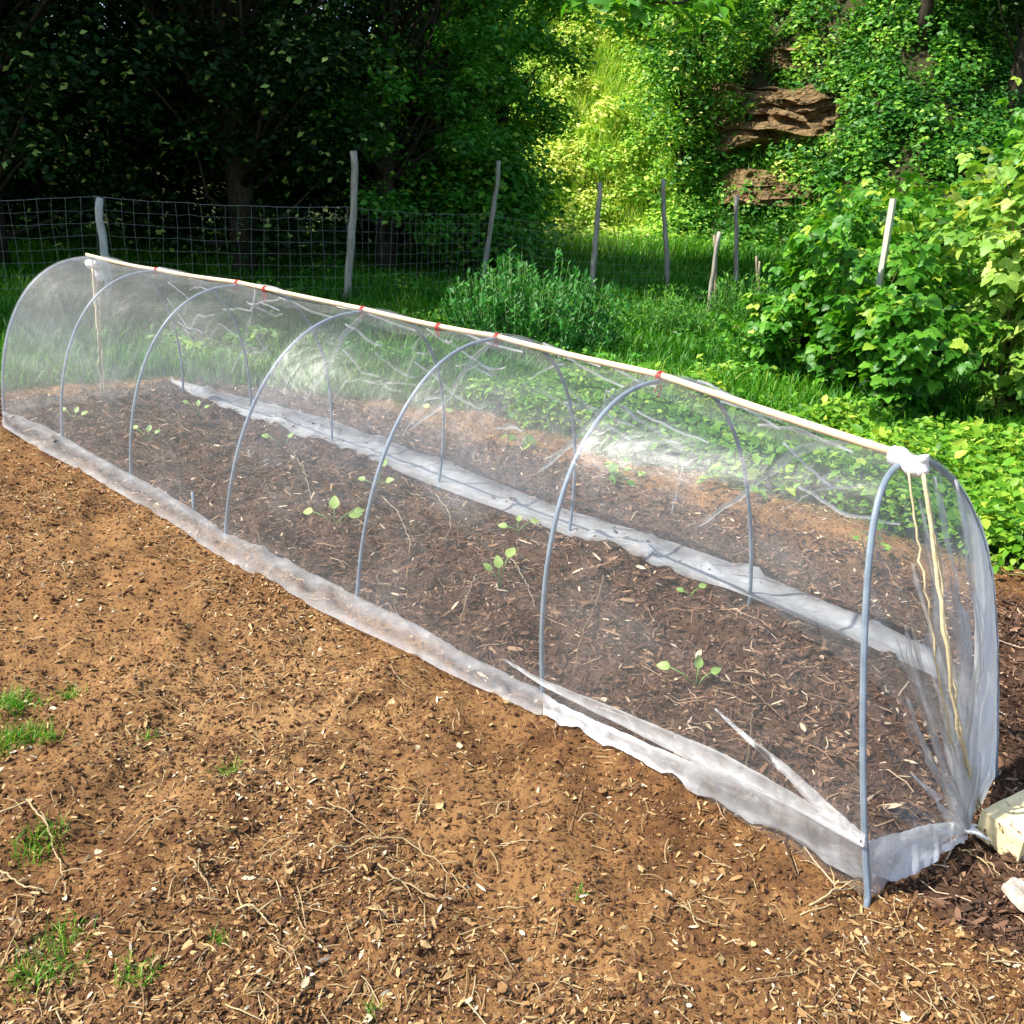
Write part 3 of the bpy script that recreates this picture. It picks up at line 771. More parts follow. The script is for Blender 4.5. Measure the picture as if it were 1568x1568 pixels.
# single long dry stalks one can point at
def stalk(pts, r, label, forks=0):
    P = np.array([G(*p) for p in pts]); t = np.linspace(0, 1, 30)
    P = np.stack([np.interp(t, np.linspace(0, 1, len(P)), P[:, i]) for i in range(3)], 1)
    P[:, :2] += rng.normal(0, .0016, (30, 2)); P[:, 2] = ground_h(P[:, 0], P[:, 1]) + .008 + .010 * np.sin(np.pi * t)
    b = MB(); b.tube(P, np.linspace(r, r * .5, 30), 6)
    for q in range(forks):
        i = int(rng.integers(6, 24)); a_ = rng.uniform(0, 6.28); L = rng.uniform(.03, .08)
        b.tube([P[i], P[i] + np.array([math.cos(a_) * L * .5, math.sin(a_) * L * .5, .012]), P[i] + np.array([math.cos(a_) * L, math.sin(a_) * L, .004])], [r * .6, r * .5, r * .3], 5)
    o = b.build('dry_stalk', M_straw, None); o.data.attributes['r'].data.foreach_set('value', np.full(len(o.data.polygons), rng.uniform(.3, .9), np.float32))
    tag(o, label, 'dry stalk', 'dry stalks on the soil')
stalk([(500, 1312), (560, 1290), (620, 1288), (680, 1330), (720, 1368)], .0030, 'longest pale dry stalk arching across the middle of the foreground soil', 3)
stalk([(582, 1328), (610, 1358), (660, 1380), (700, 1372)], .0032, 'short thick pale stalk just below the longest arching one', 2)
stalk([(0, 1246), (45, 1235), (75, 1275), (95, 1330), (100, 1370)], .0030, 'green-tinged bent stalk at the left edge beside the lower grass tuft', 3)
stalk([(360, 1392), (395, 1398), (424, 1420)], .0034, 'stubby pale stalk left of centre near the bottom', 1)
stalk([(0, 1330), (40, 1355), (75, 1365)], .0028, 'thin straw stalk in the lower left corner', 1)
stalk([(290, 1320), (310, 1350), (335, 1372)], .0026, 'small grey stalk among chips at lower left', 2)
stalk([(500, 1225), (545, 1262), (580, 1280)], .0024, 'fine straight stalk above the longest arching one', 0)
stalk([(1240, 1395), (1290, 1370), (1330, 1360), (1360, 1385)], .0028, 'dry stalk bent round the foot of the near end hoop', 4)
stalk([(1470, 1290), (1500, 1315), (1535, 1350)], .0030, 'pale stalk lying below the cream block', 2)
stalk([(1040, 1395), (1075, 1420), (1120, 1428)], .0024, 'thin curved stalk on soil left of the end hoop foot', 1)
def litter(n):
    x, y = fan(n, 1.15, 6.0, 1.2); k = (soil_mask(x, y) > .5) & (bed_mask(x, y) < .4); x, y = x[k], y[k]; n = len(x)
    lv, lf = leaf_hi(.42, True); lv = np.array(lv); lv[:, 2] += .22 * np.sin(lv[:, 0] * 7) * np.abs(lv[:, 1] + .1)
    V, F_, rr = scatter(lv, lf, np.stack([x, y, ground_h(x, y) + .007], 1), frames(rng.normal(0, .35, (n, 3)) + (0, 0, 1), rng.uniform(0, 6.28, n)), rng.uniform(.008, .024, n)[:, None] * rng.uniform(.7, 1.3, (n, 3)), rng.uniform(.45, 1, n))
    tag(raw_mesh('leaf_litter', V, F_, M_chip, {'r': ('FACE', rr)}, True), 'crumpled pale dead leaf scraps among the chips', 'leaf litter', kind='stuff')
litter(1500)
# darker sticks in the bed
def bed_stick(pts, r, label):
    P = np.array([G(*p, z=.02) for p in pts]); t = np.linspace(0, 1, 24)
    P = np.stack([np.interp(t, np.linspace(0, 1, len(P)), P[:, i]) for i in range(3)], 1)
    P += rng.normal(0, .002, P.shape); P[:, 2] = np.maximum(P[:, 2], ground_h(P[:, 0], P[:, 1]) + .006) + .02 * np.sin(np.pi * t)
    b = MB(); b.tube(P, np.linspace(r, r * .5, 24), 6)
    for q in range(3):
        i = int(rng.integers(4, 20)); d_ = rng.normal(0, 1, 3) * (.05, .05, .012); b.tube([P[i], P[i] + d_ * .6, P[i] + d_ + (0, 0, -.004)], [r * .6, r * .4, r * .2], 5)
    o = b.build('dead_twig', M_cane if r > .0036 else M_stick); tag(o, label, 'twig', 'twigs on the tunnel bed')
bed_stick([(925, 880), (915, 925), (890, 980), (878, 1035)], .005, 'dark forked twig standing out right of the second hoop foot')
bed_stick([(1152, 1090), (1148, 1130), (1140, 1190)], .004, 'dark twig upright in the photo left of the end hoop')
bed_stick([(1085, 1030), (1120, 1055), (1165, 1078), (1200, 1100)], .004, 'dark root beside the three-leaved round seedling')
bed_stick([(585, 760), (610, 790), (628, 835), (626, 850)], .003, 'pale curved root right of the middle hoop')
bed_stick([(665, 755), (688, 790), (690, 815), (678, 830)], .003, 'pale hooked root near a far hoop leg in mid bed')
bed_stick([(455, 700), (470, 740), (478, 770)], .003, 'pale root left of the largest seedling')
bed_stick([(262, 620), (275, 640), (277, 665)], .004, 'dark bent root near the far end of the bed')
bed_stick([(730, 880), (720, 905), (705, 950)], .003, 'straight grey twig left of the upright seedling')
bed_stick([(780, 850), (800, 890), (820, 930)], .003, 'grey twig between upright seedling and second hoop')

# ------------------------------------------------------------------ grass
BL = [(0, -.5, 0), (0, .5, 0), (.18, -.42, .45), (.18, .42, .45), (.5, -.25, .8), (.5, .25, .8), (.95, 0, .95)]
BF = [(0, 1, 3), (0, 3, 2), (2, 3, 5), (2, 5, 4), (4, 5, 6)]
def blades(x, y, h, wd, r, spread=1.0):
    n = len(x); az = rng.uniform(0, 6.28, n)
    R = frames(np.stack([rng.normal(0, .2, n), rng.normal(0, .2, n), np.ones(n)], 1), az)
    sc3 = np.stack([h * spread * rng.uniform(.3, 1.1, n), np.full(n, 1.) * wd, h], 1)
    return scatter(BL, BF, np.stack([x, y, ground_h(x, y) - .005], 1), R, sc3, r)
# meadow
n = 150000
y = 4.6 + 20 * rng.uniform(0, 1, n) ** 1.3; x = rng.uniform(-.62, .72, n) * (y + .5)
k = (soil_mask(x, y) < .5) & (y < hill_base(x) + .5)
x, y = x[k], y[k]; n = len(x)
hh = (.07 + .10 * np.clip(fbm(x, y, 1.2, 101, 3) + .5, 0, 1.2)) * (1 + .05 * y) * rng.uniform(.5, 1.3, n)
V, F_, rr = blades(x, y, hh, .004 + .0012 * y, np.clip(rng.normal(.45, .22, n) + fbm(x, y, .8, 103, 2) * .5, 0, 1), .8)
tag(raw_mesh('grass', V, F_, M_grass, {'r': ('FACE', rr)}, True), 'rough green meadow grass beyond the garden soil', 'grass', kind='stuff')
# tufts in the soil at the left edge and bottom
def tuft(name, centres, label, hb=.05):
    xs, ys = [], []
    for (px, py, R_, n_) in centres:
        c = G(px, py); a = rng.uniform(0, 6.28, n_); d = R_ * np.sqrt(rng.uniform(0, 1, n_)) * rng.uniform(.3, 1, n_)
        xs.append(c[0] + d * np.cos(a)); ys.append(c[1] + d * np.sin(a) * 1.1)
    x = np.concatenate(xs); y = np.concatenate(ys); n = len(x)
    V, F_, rr = blades(x, y, hb * rng.uniform(.4, 1.2, n), .0028, np.clip(rng.normal(.62, .32, n), 0, 1), 1.2)
    tag(raw_mesh(name, V, F_, M_grass, {'r': ('FACE', rr)}, True), label, 'grass tuft', 'grass tufts in the bare soil')
tuft('grass_tuft', [(15, 1085, .12, 260), (40, 1130, .08, 110), (10, 1140, .07, 110), (75, 1135, .05, 60)], 'bright green grass tuft on soil at the left edge, the densest')
tuft('grass_tuft', [(110, 1060, .05, 60)], 'small sparse tuft right of the densest grass tuft', .04)
tuft('grass_tuft', [(60, 1290, .09, 150)], 'thin straggling tuft beside the bent green stalk', .045)
tuft('grass_tuft', [(85, 1480, .09, 120), (100, 1430, .06, 60), (40, 1500, .06, 70)], 'low grass tuft in the bottom left corner, partly bare', .04)
tuft('grass_tuft', [(205, 1500, .06, 80)], 'small tuft on the bottom edge right of the corner tuft', .035)
tuft('grass_tuft', [(350, 1175, .05, 50)], 'sparse dull tuft in the middle left of the soil', .035)
tuft('grass_tuft', [(225, 1120, .04, 36)], 'tiny tuft among chips right of the densest grass tuft', .03)
tuft('grass_tuft', [(335, 1440, .035, 30)], 'fine tuft near the stubby pale stalk', .035)
tuft('grass_tuft', [(570, 1545, .03, 22)], 'tiny green tuft at the bottom centre', .03)
tuft('grass_tuft', [(885, 1385, .025, 14)], 'single small sprout on chips below the tunnel', .03)

# low weeds along the grass edge on the right
def cover_strip():
    n = 110000
    x = rng.uniform(.2, 6.2, n); q = rng.uniform(.95, 3.4, n) ** 1.0
    s = rng.uniform(-3.2, 5.5, n)
    P0 = np.array([1.036, 3.602]); x = P0[0] + AXN[0] * q - AXD[0] * s; y = P0[1] + AXN[1] * q - AXD[1] * s
    k = (soil_mask(x, y) < .6) & (y > 3.0) & (y < 11) & (x < 7) & (rng.uniform(size=n) < 1.25 - .38 * np.maximum(q - 1, 0) + fbm(x, y, .6, 111, 2))
    x, y = x[k], y[k]; n = len(x)
    cl = fbm(x, y, .45, 113, 3)
    z = ground_h(x, y) + rng.uniform(.02, .20, n) * (1 + cl) + .02
    R = frames(rng.normal(0, .5, (n, 3)) + (-.1, -.25, 1), rng.uniform(0, 6.28, n))
    r = np.clip(.36 + .6 * cl + rng.normal(0, .24, n) + .15 * sstep(1.5, 3.5, x), 0, 1)
    V, F_, rr = scatter(*LEAF_MID, np.stack([x, y, z], 1), R, np.clip(rng.normal(.052, .020, n), .018, .12)[:, None] * np.stack([np.ones(n), rng.uniform(.55, 1.1, n), np.ones(n)], 1), r)
    tag(raw_mesh('ground_cover', V, F_, M_cover, {'r': ('FACE', rr)}, True), 'bright low leafy weeds along the far side of the tunnel', 'ground cover', kind='stuff')
cover_strip()
def meadow_weeds():
    n = 60000
    y = rng.uniform(8, 20, n); x = rng.uniform(-.4, .62, n) * y
    k = (fbm(x, y, 1.1, 141, 3) > .06) & (y < hill_base(x)); x, y = x[k], y[k]; n = len(x)
    z = ground_h(x, y) + rng.uniform(.02, .28, n) * (.6 + fbm(x, y, .5, 143, 2))
    R = frames(rng.normal(0, .5, (n, 3)) + (-.1, -.3, 1), rng.uniform(0, 6.28, n))
    V, F_, rr = scatter(*LEAF_LO, np.stack([x, y, z], 1), R, rng.uniform(.04, .10, n), np.clip(.45 + fbm(x, y, .6, 145, 3) + rng.normal(0, .18, n), 0, 1))
    tag(raw_mesh('meadow_weeds', V, F_, M_mid, {'r': ('FACE', rr)}, True), 'patchy leafy weeds through the meadow grass by the fence', 'weeds', kind='stuff')
meadow_weeds()

# ------------------------------------------------------------------ leafy shrubs at right (trifoliate brambles)
def bramble(name, x, y, h, rad, ncane, nleaf, L, mt, label, cat='bramble', lean=0.0, crown_bias=0):
    z0 = float(ground_h(x, y)); r = empty(name, (x, y, z0), label, cat)
    b = MB(); tips = []
    for c in range(ncane):
        a = rng.uniform(0, 6.28); d0 = rad * .35 * rng.uniform(0, 1); hc = h * rng.uniform(.55, 1.0); d1 = rad * rng.uniform(.25, .95)
        t = np.linspace(0, 1, 9)
        P = np.stack([(d0 + (d1 - d0) * t ** 1.6) * math.cos(a) + lean * t, (d0 + (d1 - d0) * t ** 1.6) * math.sin(a), hc * (1 - (1 - t) ** 1.7) - .1 * hc * np.clip(t - .8, 0, 1)], 1)
        P += rng.normal(0, .012, P.shape); P[0, 2] = -.03
        b.tube(P, np.linspace(.007, .002, 9), 5)
        tips.append(P)
    T = np.array(tips)
    ci = rng.integers(0, ncane, nleaf); tt_ = rng.uniform(.04, 1, nleaf) ** .85 * 7.99
    i0 = tt_.astype(int); fr = (tt_ - i0)[:, None]
    base = T[ci, i0] * (1 - fr) + T[ci, np.minimum(i0 + 1, 8)] * fr
    off = rng.normal(0, 1, (nleaf, 3)) * (.075, .075, .06) * (rad / .7)
    pos = base + off; pos[:, 2] = np.maximum(pos[:, 2], .04)
    # every node carries three leaflets
    outw = pos[:, :2] - 0; az = np.arctan2(outw[:, 1], outw[:, 0]) + rng.normal(0, .9, nleaf)
    nv = np.stack([np.cos(az) * .55, np.sin(az) * .55, np.ones(nleaf)], 1) + rng.normal(0, .35, (nleaf, 3))
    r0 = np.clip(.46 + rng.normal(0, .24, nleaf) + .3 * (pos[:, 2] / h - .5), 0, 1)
    Vs, Fs, Rs, off_ = [], [], [], 0
    s = L * np.clip(rng.normal(1, .22, nleaf), .5, 1.5)
    for da, sc_ in ((0, 1.0), (1.15, .78), (-1.15, .78)):
        R = frames(nv + rng.normal(0, .15, nv.shape), az + da)
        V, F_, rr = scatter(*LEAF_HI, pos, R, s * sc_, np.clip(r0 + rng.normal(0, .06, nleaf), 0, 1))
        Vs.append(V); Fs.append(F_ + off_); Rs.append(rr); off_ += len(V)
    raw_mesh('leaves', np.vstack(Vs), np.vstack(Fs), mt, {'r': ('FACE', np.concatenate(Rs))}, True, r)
    b.build('canes', M_cane, r)
    return r
bramble('bramble', 4.1, 7.35, 1.95, 1.05, 56, 2500, .105, M_lime, 'tall lime-green bramble thicket at the right behind the tunnel')
bramble('bramble', 5.0, 8.1, 2.2, 1.05, 40, 1500, .11, M_lime, 'back part of the lime-green thicket at the right edge, tallest canes')
bramble('bramble', 2.85, 8.05, 1.42, .85, 44, 1700, .10, M_rasp, 'mid-green bramble bush left of the lime-green thicket')
bramble('bramble', 2.35, 8.7, .8, .6, 26, 950, .09, M_rasp, 'low mid-green bramble at the left end of the brambles')
bramble('bramble', 3.0, 7.2, 1.05, .6, 30, 1000, .10, M_rasp, 'low mid-green bramble filling the gap below the lime-green thicket')
bramble('bramble', 4.5, 6.0, .85, .6, 24, 800, .10, M_lime, 'low yellow-green bramble drooping at the right edge in front of the thicket')
bramble('bramble', 6.2, 11.4, 2.5, 1.2, 44, 1700, .12, M_rasp, 'dark green bramble behind the lime-green thicket near the square post')
bramble('bramble', 4.4, 11.6, 1.7, 1.1, 34, 1300, .11, M_rasp, 'bramble bush in front of the stony bank, left of the square post')
bramble('bramble', 6.0, 15.5, 2.0, 1.4, 50, 1700, .15, M_rasp, 'large blue-green bush on the meadow under the stony bank')
bramble('bramble', 8.6, 14.5, 3.2, 1.8, 50, 1700, .15, M_rasp, 'tall green bush on the meadow at the right edge behind the brambles')

# herb clump beyond the tunnel
def herb(x, y, rad, h, nst, label, name='herb_clump', L=.05, mt=None):
    z0 = float(ground_h(x, y)); r = empty(name, (x, y, z0), label, 'bush')
    a = rng.uniform(0, 6.28, nst); d = rad * np.sqrt(rng.uniform(0, 1, nst))
    bx_, by_ = d * np.cos(a), d * np.sin(a)
    hs = h * (1 - .45 * (d / rad) ** 2) * rng.uniform(.75, 1.15, nst)
    b = MB(); pos = []; az = []; 
    for i in range(nst):
        tip = np.array([bx_[i] * 1.25 + rng.normal(0, .04), by_[i] * 1.25 + rng.normal(0, .04), hs[i]])
        P = np.array([[bx_[i], by_[i], 0], (np.array([bx_[i], by_[i], 0]) + tip) / 2 + (0, 0, .02), tip])
        b.tube(P, [.0035, .003, .0015], 4)
        m_ = 26; t = rng.uniform(.1, 1, m_)
        pos.append(P[0] + (tip - P[0]) * t[:, None] + rng.normal(0, .012, (m_, 3))); az.append(rng.uniform(0, 6.28, m_))
    pos = np.vstack(pos); az = np.concatenate(az); n = len(pos)
    nv = np.stack([np.cos(az) * -.8, np.sin(az) * -.8, np.full(n, .8)], 1) + rng.normal(0, .2, (n, 3))
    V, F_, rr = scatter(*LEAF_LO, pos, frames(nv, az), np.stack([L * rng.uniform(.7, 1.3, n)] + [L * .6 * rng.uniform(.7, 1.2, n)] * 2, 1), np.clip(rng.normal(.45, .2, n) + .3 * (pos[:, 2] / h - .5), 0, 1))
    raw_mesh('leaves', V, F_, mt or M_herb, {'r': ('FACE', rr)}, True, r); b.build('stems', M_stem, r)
herb(.12, 9.5, .78, .95, 260, 'dense dark green herb clump with upright leafy stems behind the ridge batten', L=.085)
herb(1.7, 11.2, .5, .55, 90, 'smaller loose weed clump with pale tips beside the fence line', 'weed_clump', .06, M_mid)
herb(2.9, 12.2, .45, .7, 60, 'weed clump around the foot of the leaning sticks', 'weed_clump', .07, M_mid)

# ------------------------------------------------------------------ fence
fence = empty('wire_fence', (-2.4, 13, 0), 'square-mesh wire fence on rough wooden posts in front of the dark trees', 'fence')
FO = np.array([-2.4, 13, 0.])
def post_mesh(base, top, r0, r1, crook=.02, n=12, sides=9, pointed=False, square=False):
    t = np.linspace(0, 1, n); base = np.array(base, float); top = np.array(top, float)
    P = base + (top - base) * t[:, None]
    P[1:-1, :2] += rng.normal(0, crook, (n - 2, 2)) * .22 + crook * np.sin(t[1:-1, None] * 3.5 + rng.uniform(0, 6))
    b = MB(); b.tube(P, np.linspace(r0, r1, n) * rng.uniform(.92, 1.08, n), 4 if square else sides)
    return b
PB = [np.array(p, float) for p in [(-8.6, 9.3), (-5.3, 11.8), (-2.43, 13.0), (-.62, 16.0), (1.12, 15.1), (2.52, 16.6)]]
TOPPX = [None, (153, 303), (541, 231), (763, 246), (918, 279), (1016, 274)]
FH = [1.25, 1.22, 1.22, 1.15, 1.05, .9]
for i, (p, tp_) in enumerate(zip(PB, TOPPX)):
    z0 = float(ground_h(p[0], p[1]))
    top = D(*tp_, p[1]) if tp_ else np.array([p[0], p[1], 1.3])
    if i == 1: p = np.array([D(158, 420, 11.8)[0], 11.8])
    if i == 2: p = np.array([D(532, 455, 13.0)[0], 13.0])
    if i == 3: p = np.array([D(741, 425, 16.0)[0], 16.0])
    if i == 4: p = np.array([D(908, 455, 15.1)[0], 15.1])
    if i == 5: p = np.array([D(1023, 445, 16.6)[0], 16.6])
    b = post_mesh((p[0], p[1], z0 - .1), top, .055 if i < 3 else .05, .045 if i < 3 else .036, .025)
    for q in range(len(b.V)): b.V[q] = b.V[q] - FO
    o = b.build('post', M_postw if i == 1 else M_post, fence); o['label'] = ['grey post beyond the left edge', 'whitish post cut square at the fence corner', 'tallest grey post with a slight crook', 'thin leaning grey post', 'crooked peeling post', 'thin dark post at the end of the wire'][i]
for i in range(5):
    a, c = PB[i], PB[i + 1]; ha, hc = FH[i], FH[i + 1]
    Lp = np.linalg.norm(c - a); nv_ = int(round(Lp / .155)); nh = 8
    b = MB()
    def fp(u, v):
        p = a + (c - a) * u; sag = -.10 * np.sin(np.pi * u) * v * (1.3 if i == 0 else .4); z0 = 0.0
        bow = .03 * np.sin(u * 17 + v * 3)
        return np.array([p[0] + bow * .3, p[1] - .05 + bow, z0 + .03 + v * (ha + (hc - ha) * u) + sag])
    for j in range(nv_ + 1):
        u = (j + rng.normal(0, .06)) / nv_
        b.tube([fp(u, v) + (rng.normal(0, .006), 0, 0) for v in np.linspace(0, 1, 5)], .0016, 3, cap=False)
    for j in range(nh + 1):
        v = j / nh
        b.tube([fp(u, v) + (0, 0, rng.normal(0, .005)) for u in np.linspace(0, 1, nv_ + 1)], .0017 if j < nh else .0028, 3, cap=False)
    for q in range(len(b.V)): b.V[q] = b.V[q] - FO
    b.build('wire_mesh', M_wire, fence)

def lone_post(name, base, toppx, Y, r0, r1, label, m, square=False, cat='post', group=None, crook=.015):
    b = D(*base, Y); z0 = float(ground_h(b[0], b[1])); top = D(*toppx, Y)
    mb = post_mesh((0, 0, min(z0, b[2]) - z0 - .05), top - np.array([b[0], b[1], z0]), r0, r1, crook, 10, 8, square=square)
    o = mb.build(name, m, smooth=not square); o.location = (b[0], b[1], z0); tag(o, label, cat, group)
lone_post('fence_post', (1127, 442), (1128, 299), 17.5, .045, .04, 'pale straight post standing alone in front of the stony bank', M_post)
lone_post('fence_post', (1350, 440), (1368, 304), 7.75, .034, .03, 'square grey-white post half hidden among the brambles', M_postw, True, crook=.002)
lone_post('stick', (1082, 490), (1102, 355), 13.0, .035, .028, 'front leaning stick of the crossed pair', M_post, cat='stick')
lone_post('stick', (1098, 470), (1094, 360), 13.3, .025, .02, 'rear upright stick of the crossed pair', M_stick, cat='stick')
lone_post('stick', (1176, 452), (1158, 392), 12.8, .022, .016, 'short stick leaning left beside the brambles', M_stick, cat='stick')
lone_post('stick', (1168, 455), (1163, 400), 13.2, .02, .014, 'thin upright stick behind the short leaning one', M_stick, cat='stick')
# taut line at the far left
b = MB(); b.tube([G(20, 498, .25), D(-60, 430, 6.8)], .006, 6); o = b.build('guy_line', M_wire); tag(o, 'thin grey guy line running off at the left edge behind the tunnel', 'line')

# ------------------------------------------------------------------ trees
def tree(name, x, y, h, rad, z_low, nclump, nleaf, L, mt, label, cat='tree', trunk=.16, group=None, cs=.55, lean=(0, 0), rb=.45, squash=1.0):
    """trunk with limbs to every clump; clumps of leaves through the crown's volume"""
    z0 = float(ground_h(x, y)); r = empty(name, (x, y, z0), label, cat, group)
    u = rng.normal(0, 1, (nclump, 3)); u /= np.linalg.norm(u, axis=1, keepdims=True)
    rr_ = rng.uniform(.25, 1, nclump) ** .5
    cz = (z_low + h) / 2; hz = (h - z_low) / 2
    cc = u * rr_[:, None] * (rad, rad * squash, hz) + (lean[0], lean[1], cz)
    b = MB()
    t = np.linspace(0, 1, 12); hh = h * .82
    P = np.stack([lean[0] * t ** 1.5 + .12 * np.sin(t * 4 + x), lean[1] * t ** 1.5 + .1 * np.sin(t * 5 + y), hh * t - .15 * (t == 0)], 1)
    b.tube(P, trunk * (1 - .8 * t) + .012, 9)
    for c in cc[::2]:
        hb = np.clip(c[2] * rng.uniform(.35, .8), .25 * z_low + .2, hh * .95); i = hb / hh * 11
        p0 = np.array([np.interp(i, range(12), P[:, j]) for j in range(3)])
        mid_ = (p0 + c) / 2 + rng.normal(0, .12, 3)
        b.tube([p0, mid_, c], [trunk * .2 + .004, trunk * .11 + .003, .005], 5)
    b.build('trunk', M_bark, r)
    ci = rng.integers(0, nclump, nleaf)
    csz = cs * rng.uniform(.6, 1.35, nclump)
    dv = rng.normal(0, 1, (nleaf, 3)); dv /= np.linalg.norm(dv, axis=1, keepdims=True)
    dist = rng.uniform(0, 1, nleaf) ** .5
    pos = cc[ci] + dv * (dist * csz[ci])[:, None] * (1, 1, .6)
    pos[:, 2] = np.maximum(pos[:, 2], .05)
    nv = dv * (.5, .5, .3) + rng.normal(0, .4, (nleaf, 3)) + (0, 0, .75)
    tone = rng.uniform(0, 1, nclump)
    r_ = np.clip(rb + (tone[ci] - .5) * .35 + rng.normal(0, .15, nleaf), 0, 1); r_[rng.uniform(size=nleaf) < .06] = 1  # scattered brightest leaves are sun glints painted into the colour
    lf = L * rng.uniform(.6, 1.3, nleaf)
    V, F_, rr2 = scatter(*LEAF_LO, pos, frames(nv, rng.uniform(0, 6.28, nleaf)), lf, r_)
    raw_mesh('crown', V, F_, mt, {'r': ('FACE', rr2)}, True, r)
    return r
# dark wood on the left, behind the fence
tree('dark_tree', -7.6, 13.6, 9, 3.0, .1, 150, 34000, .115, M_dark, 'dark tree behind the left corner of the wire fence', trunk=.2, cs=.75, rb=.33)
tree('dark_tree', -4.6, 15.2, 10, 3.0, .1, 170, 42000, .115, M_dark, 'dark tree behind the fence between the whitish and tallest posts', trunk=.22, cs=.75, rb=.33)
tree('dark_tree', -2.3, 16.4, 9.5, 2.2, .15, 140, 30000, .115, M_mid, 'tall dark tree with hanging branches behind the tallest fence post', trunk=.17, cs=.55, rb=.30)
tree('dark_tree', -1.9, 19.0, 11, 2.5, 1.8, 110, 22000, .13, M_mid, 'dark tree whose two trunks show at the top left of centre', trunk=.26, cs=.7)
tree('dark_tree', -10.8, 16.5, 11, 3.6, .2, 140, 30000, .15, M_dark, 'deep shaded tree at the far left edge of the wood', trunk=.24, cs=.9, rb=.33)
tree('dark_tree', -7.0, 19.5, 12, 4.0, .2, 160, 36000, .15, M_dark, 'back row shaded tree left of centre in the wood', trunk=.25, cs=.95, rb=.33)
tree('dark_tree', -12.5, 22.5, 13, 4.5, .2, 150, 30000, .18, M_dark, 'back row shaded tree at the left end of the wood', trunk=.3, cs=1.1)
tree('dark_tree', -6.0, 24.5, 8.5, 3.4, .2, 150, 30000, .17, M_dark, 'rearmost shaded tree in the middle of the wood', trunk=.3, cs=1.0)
tree('dark_tree', -14.0, 17.0, 17, 4.5, 3.0, 140, 20000, .26, M_dark, 'unseen very tall tree beyond the left edge, added to shade the wood', trunk=.3, cs=1.2)  # unseen, added to keep sun off the wood
tree('dark_tree', -14.5, 10.8, 16, 4.5, 3.0, 140, 24000, .26, M_dark, 'unseen very tall tree beyond the left edge, added to shade the fence corner', trunk=.3, cs=1.2)  # unseen as well, added to darken the fence corner trees
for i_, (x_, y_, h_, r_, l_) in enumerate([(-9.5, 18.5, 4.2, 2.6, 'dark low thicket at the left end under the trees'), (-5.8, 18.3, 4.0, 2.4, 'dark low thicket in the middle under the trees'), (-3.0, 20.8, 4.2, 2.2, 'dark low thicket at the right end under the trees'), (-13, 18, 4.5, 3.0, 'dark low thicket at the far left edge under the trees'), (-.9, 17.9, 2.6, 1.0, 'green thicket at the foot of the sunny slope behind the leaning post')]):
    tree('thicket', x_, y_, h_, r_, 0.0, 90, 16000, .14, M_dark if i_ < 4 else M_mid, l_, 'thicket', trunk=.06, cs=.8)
# lighter trees by the slope
tree('slope_tree', -.7, 20.5, 7.5, 1.5, 1.9, 80, 17000, .12, M_mid, 'grey-green tree with fine leaves at top centre beside the sunny slope', trunk=.13, cs=.5, rb=.62)
tree('slope_tree', 4.2, 26.4, 6.0, 1.5, .2, 60, 9500, .14, M_hill, 'green tree on top of the bank right of the sunny slope', trunk=.14, cs=.7)
tree('slope_tree', 8.6, 23.4, 9, 2.3, 3.0, 90, 17000, .15, M_mid, 'green tree leaning over the stony bank at upper right', trunk=.15, cs=.7, rb=.4, lean=(-.5, -1))
tree('slope_tree', 10.6, 22.3, 9, 2.4, 2.0, 90, 17000, .15, M_dark, 'dark green tree in the upper right corner', trunk=.17, cs=.75, rb=.62)
tree('slope_tree', 12.8, 25.5, 10, 3.0, 1.0, 90, 17000, .17, M_dark, 'shaded tree behind the upper right corner tree', trunk=.2, cs=.9, rb=.5)
tree('slope_tree', 1.6, 34.0, 6, 2.2, 1.0, 80, 13000, .17, M_mid, 'dark slender tree at the top of the sunny slope', trunk=.14, cs=.7, rb=.35)
tree('slope_tree', 3.4, 29.6, 5.5, 1.5, .3, 60, 10000, .15, M_hill, 'small bright tree on the shoulder between the sunny slope and the rocks', trunk=.1, cs=.55, rb=.42)
tree('slope_tree', 7.4, 27.6, 6.5, 1.6, 1.6, 60, 11000, .15, M_hill, 'small shaded tree growing just above the large dark outcrop', trunk=.1, cs=.6, rb=.35)
tree('slope_tree', 6.3, 31.5, 9, 2.8, .5, 80, 14000, .18, M_mid, 'tree on the crest behind the stony bank', trunk=.16, cs=.8, rb=.3)
tree('slope_tree', 9.7, 30.0, 9, 3.0, .5, 80, 14000, .18, M_mid, 'tree on the crest behind the upper right corner', trunk=.16, cs=.8, rb=.3)
tree('slope_tree', -2.6, 32.5, 6, 2.3, .6, 80, 14000, .18, M_mid, 'tree on the crest left of the sunny slope', trunk=.16, cs=.8, rb=.35)

ROCKS = [((4.7, 8.6, 2.7, 4.5), 'large dark layered rock outcrop in the shade of the bank', 201),
         ((4.8, 7.2, 1.4, 2.6), 'orange-brown layered rock with a pale lit edge, lower on the bank', 211),
         ((5.9, 7.0, 4.7, 5.4), 'small tan outcrop half hidden by leaves above the large dark one', 221)]
for p_ in []: pass
for p_ in [][:0] and [(1090, 210, 26.5), (1290, 150, 27.5), (1100, 300, 25), (1190, 230, 25.5), (1215, 130, 28), (870, 130, 29), (920, 330, 27)]: print(p_, D(*p_))
def rock_zone(x, z):
    m = np.zeros_like(x)
    for (a, b_, c, d), _, _ in ROCKS: m = np.maximum(m, ((x > a + .35) & (x < b_ - (b_ - a) * .33) & (z > c + .1) & (z < d - .25)) * 1.0)
    return m
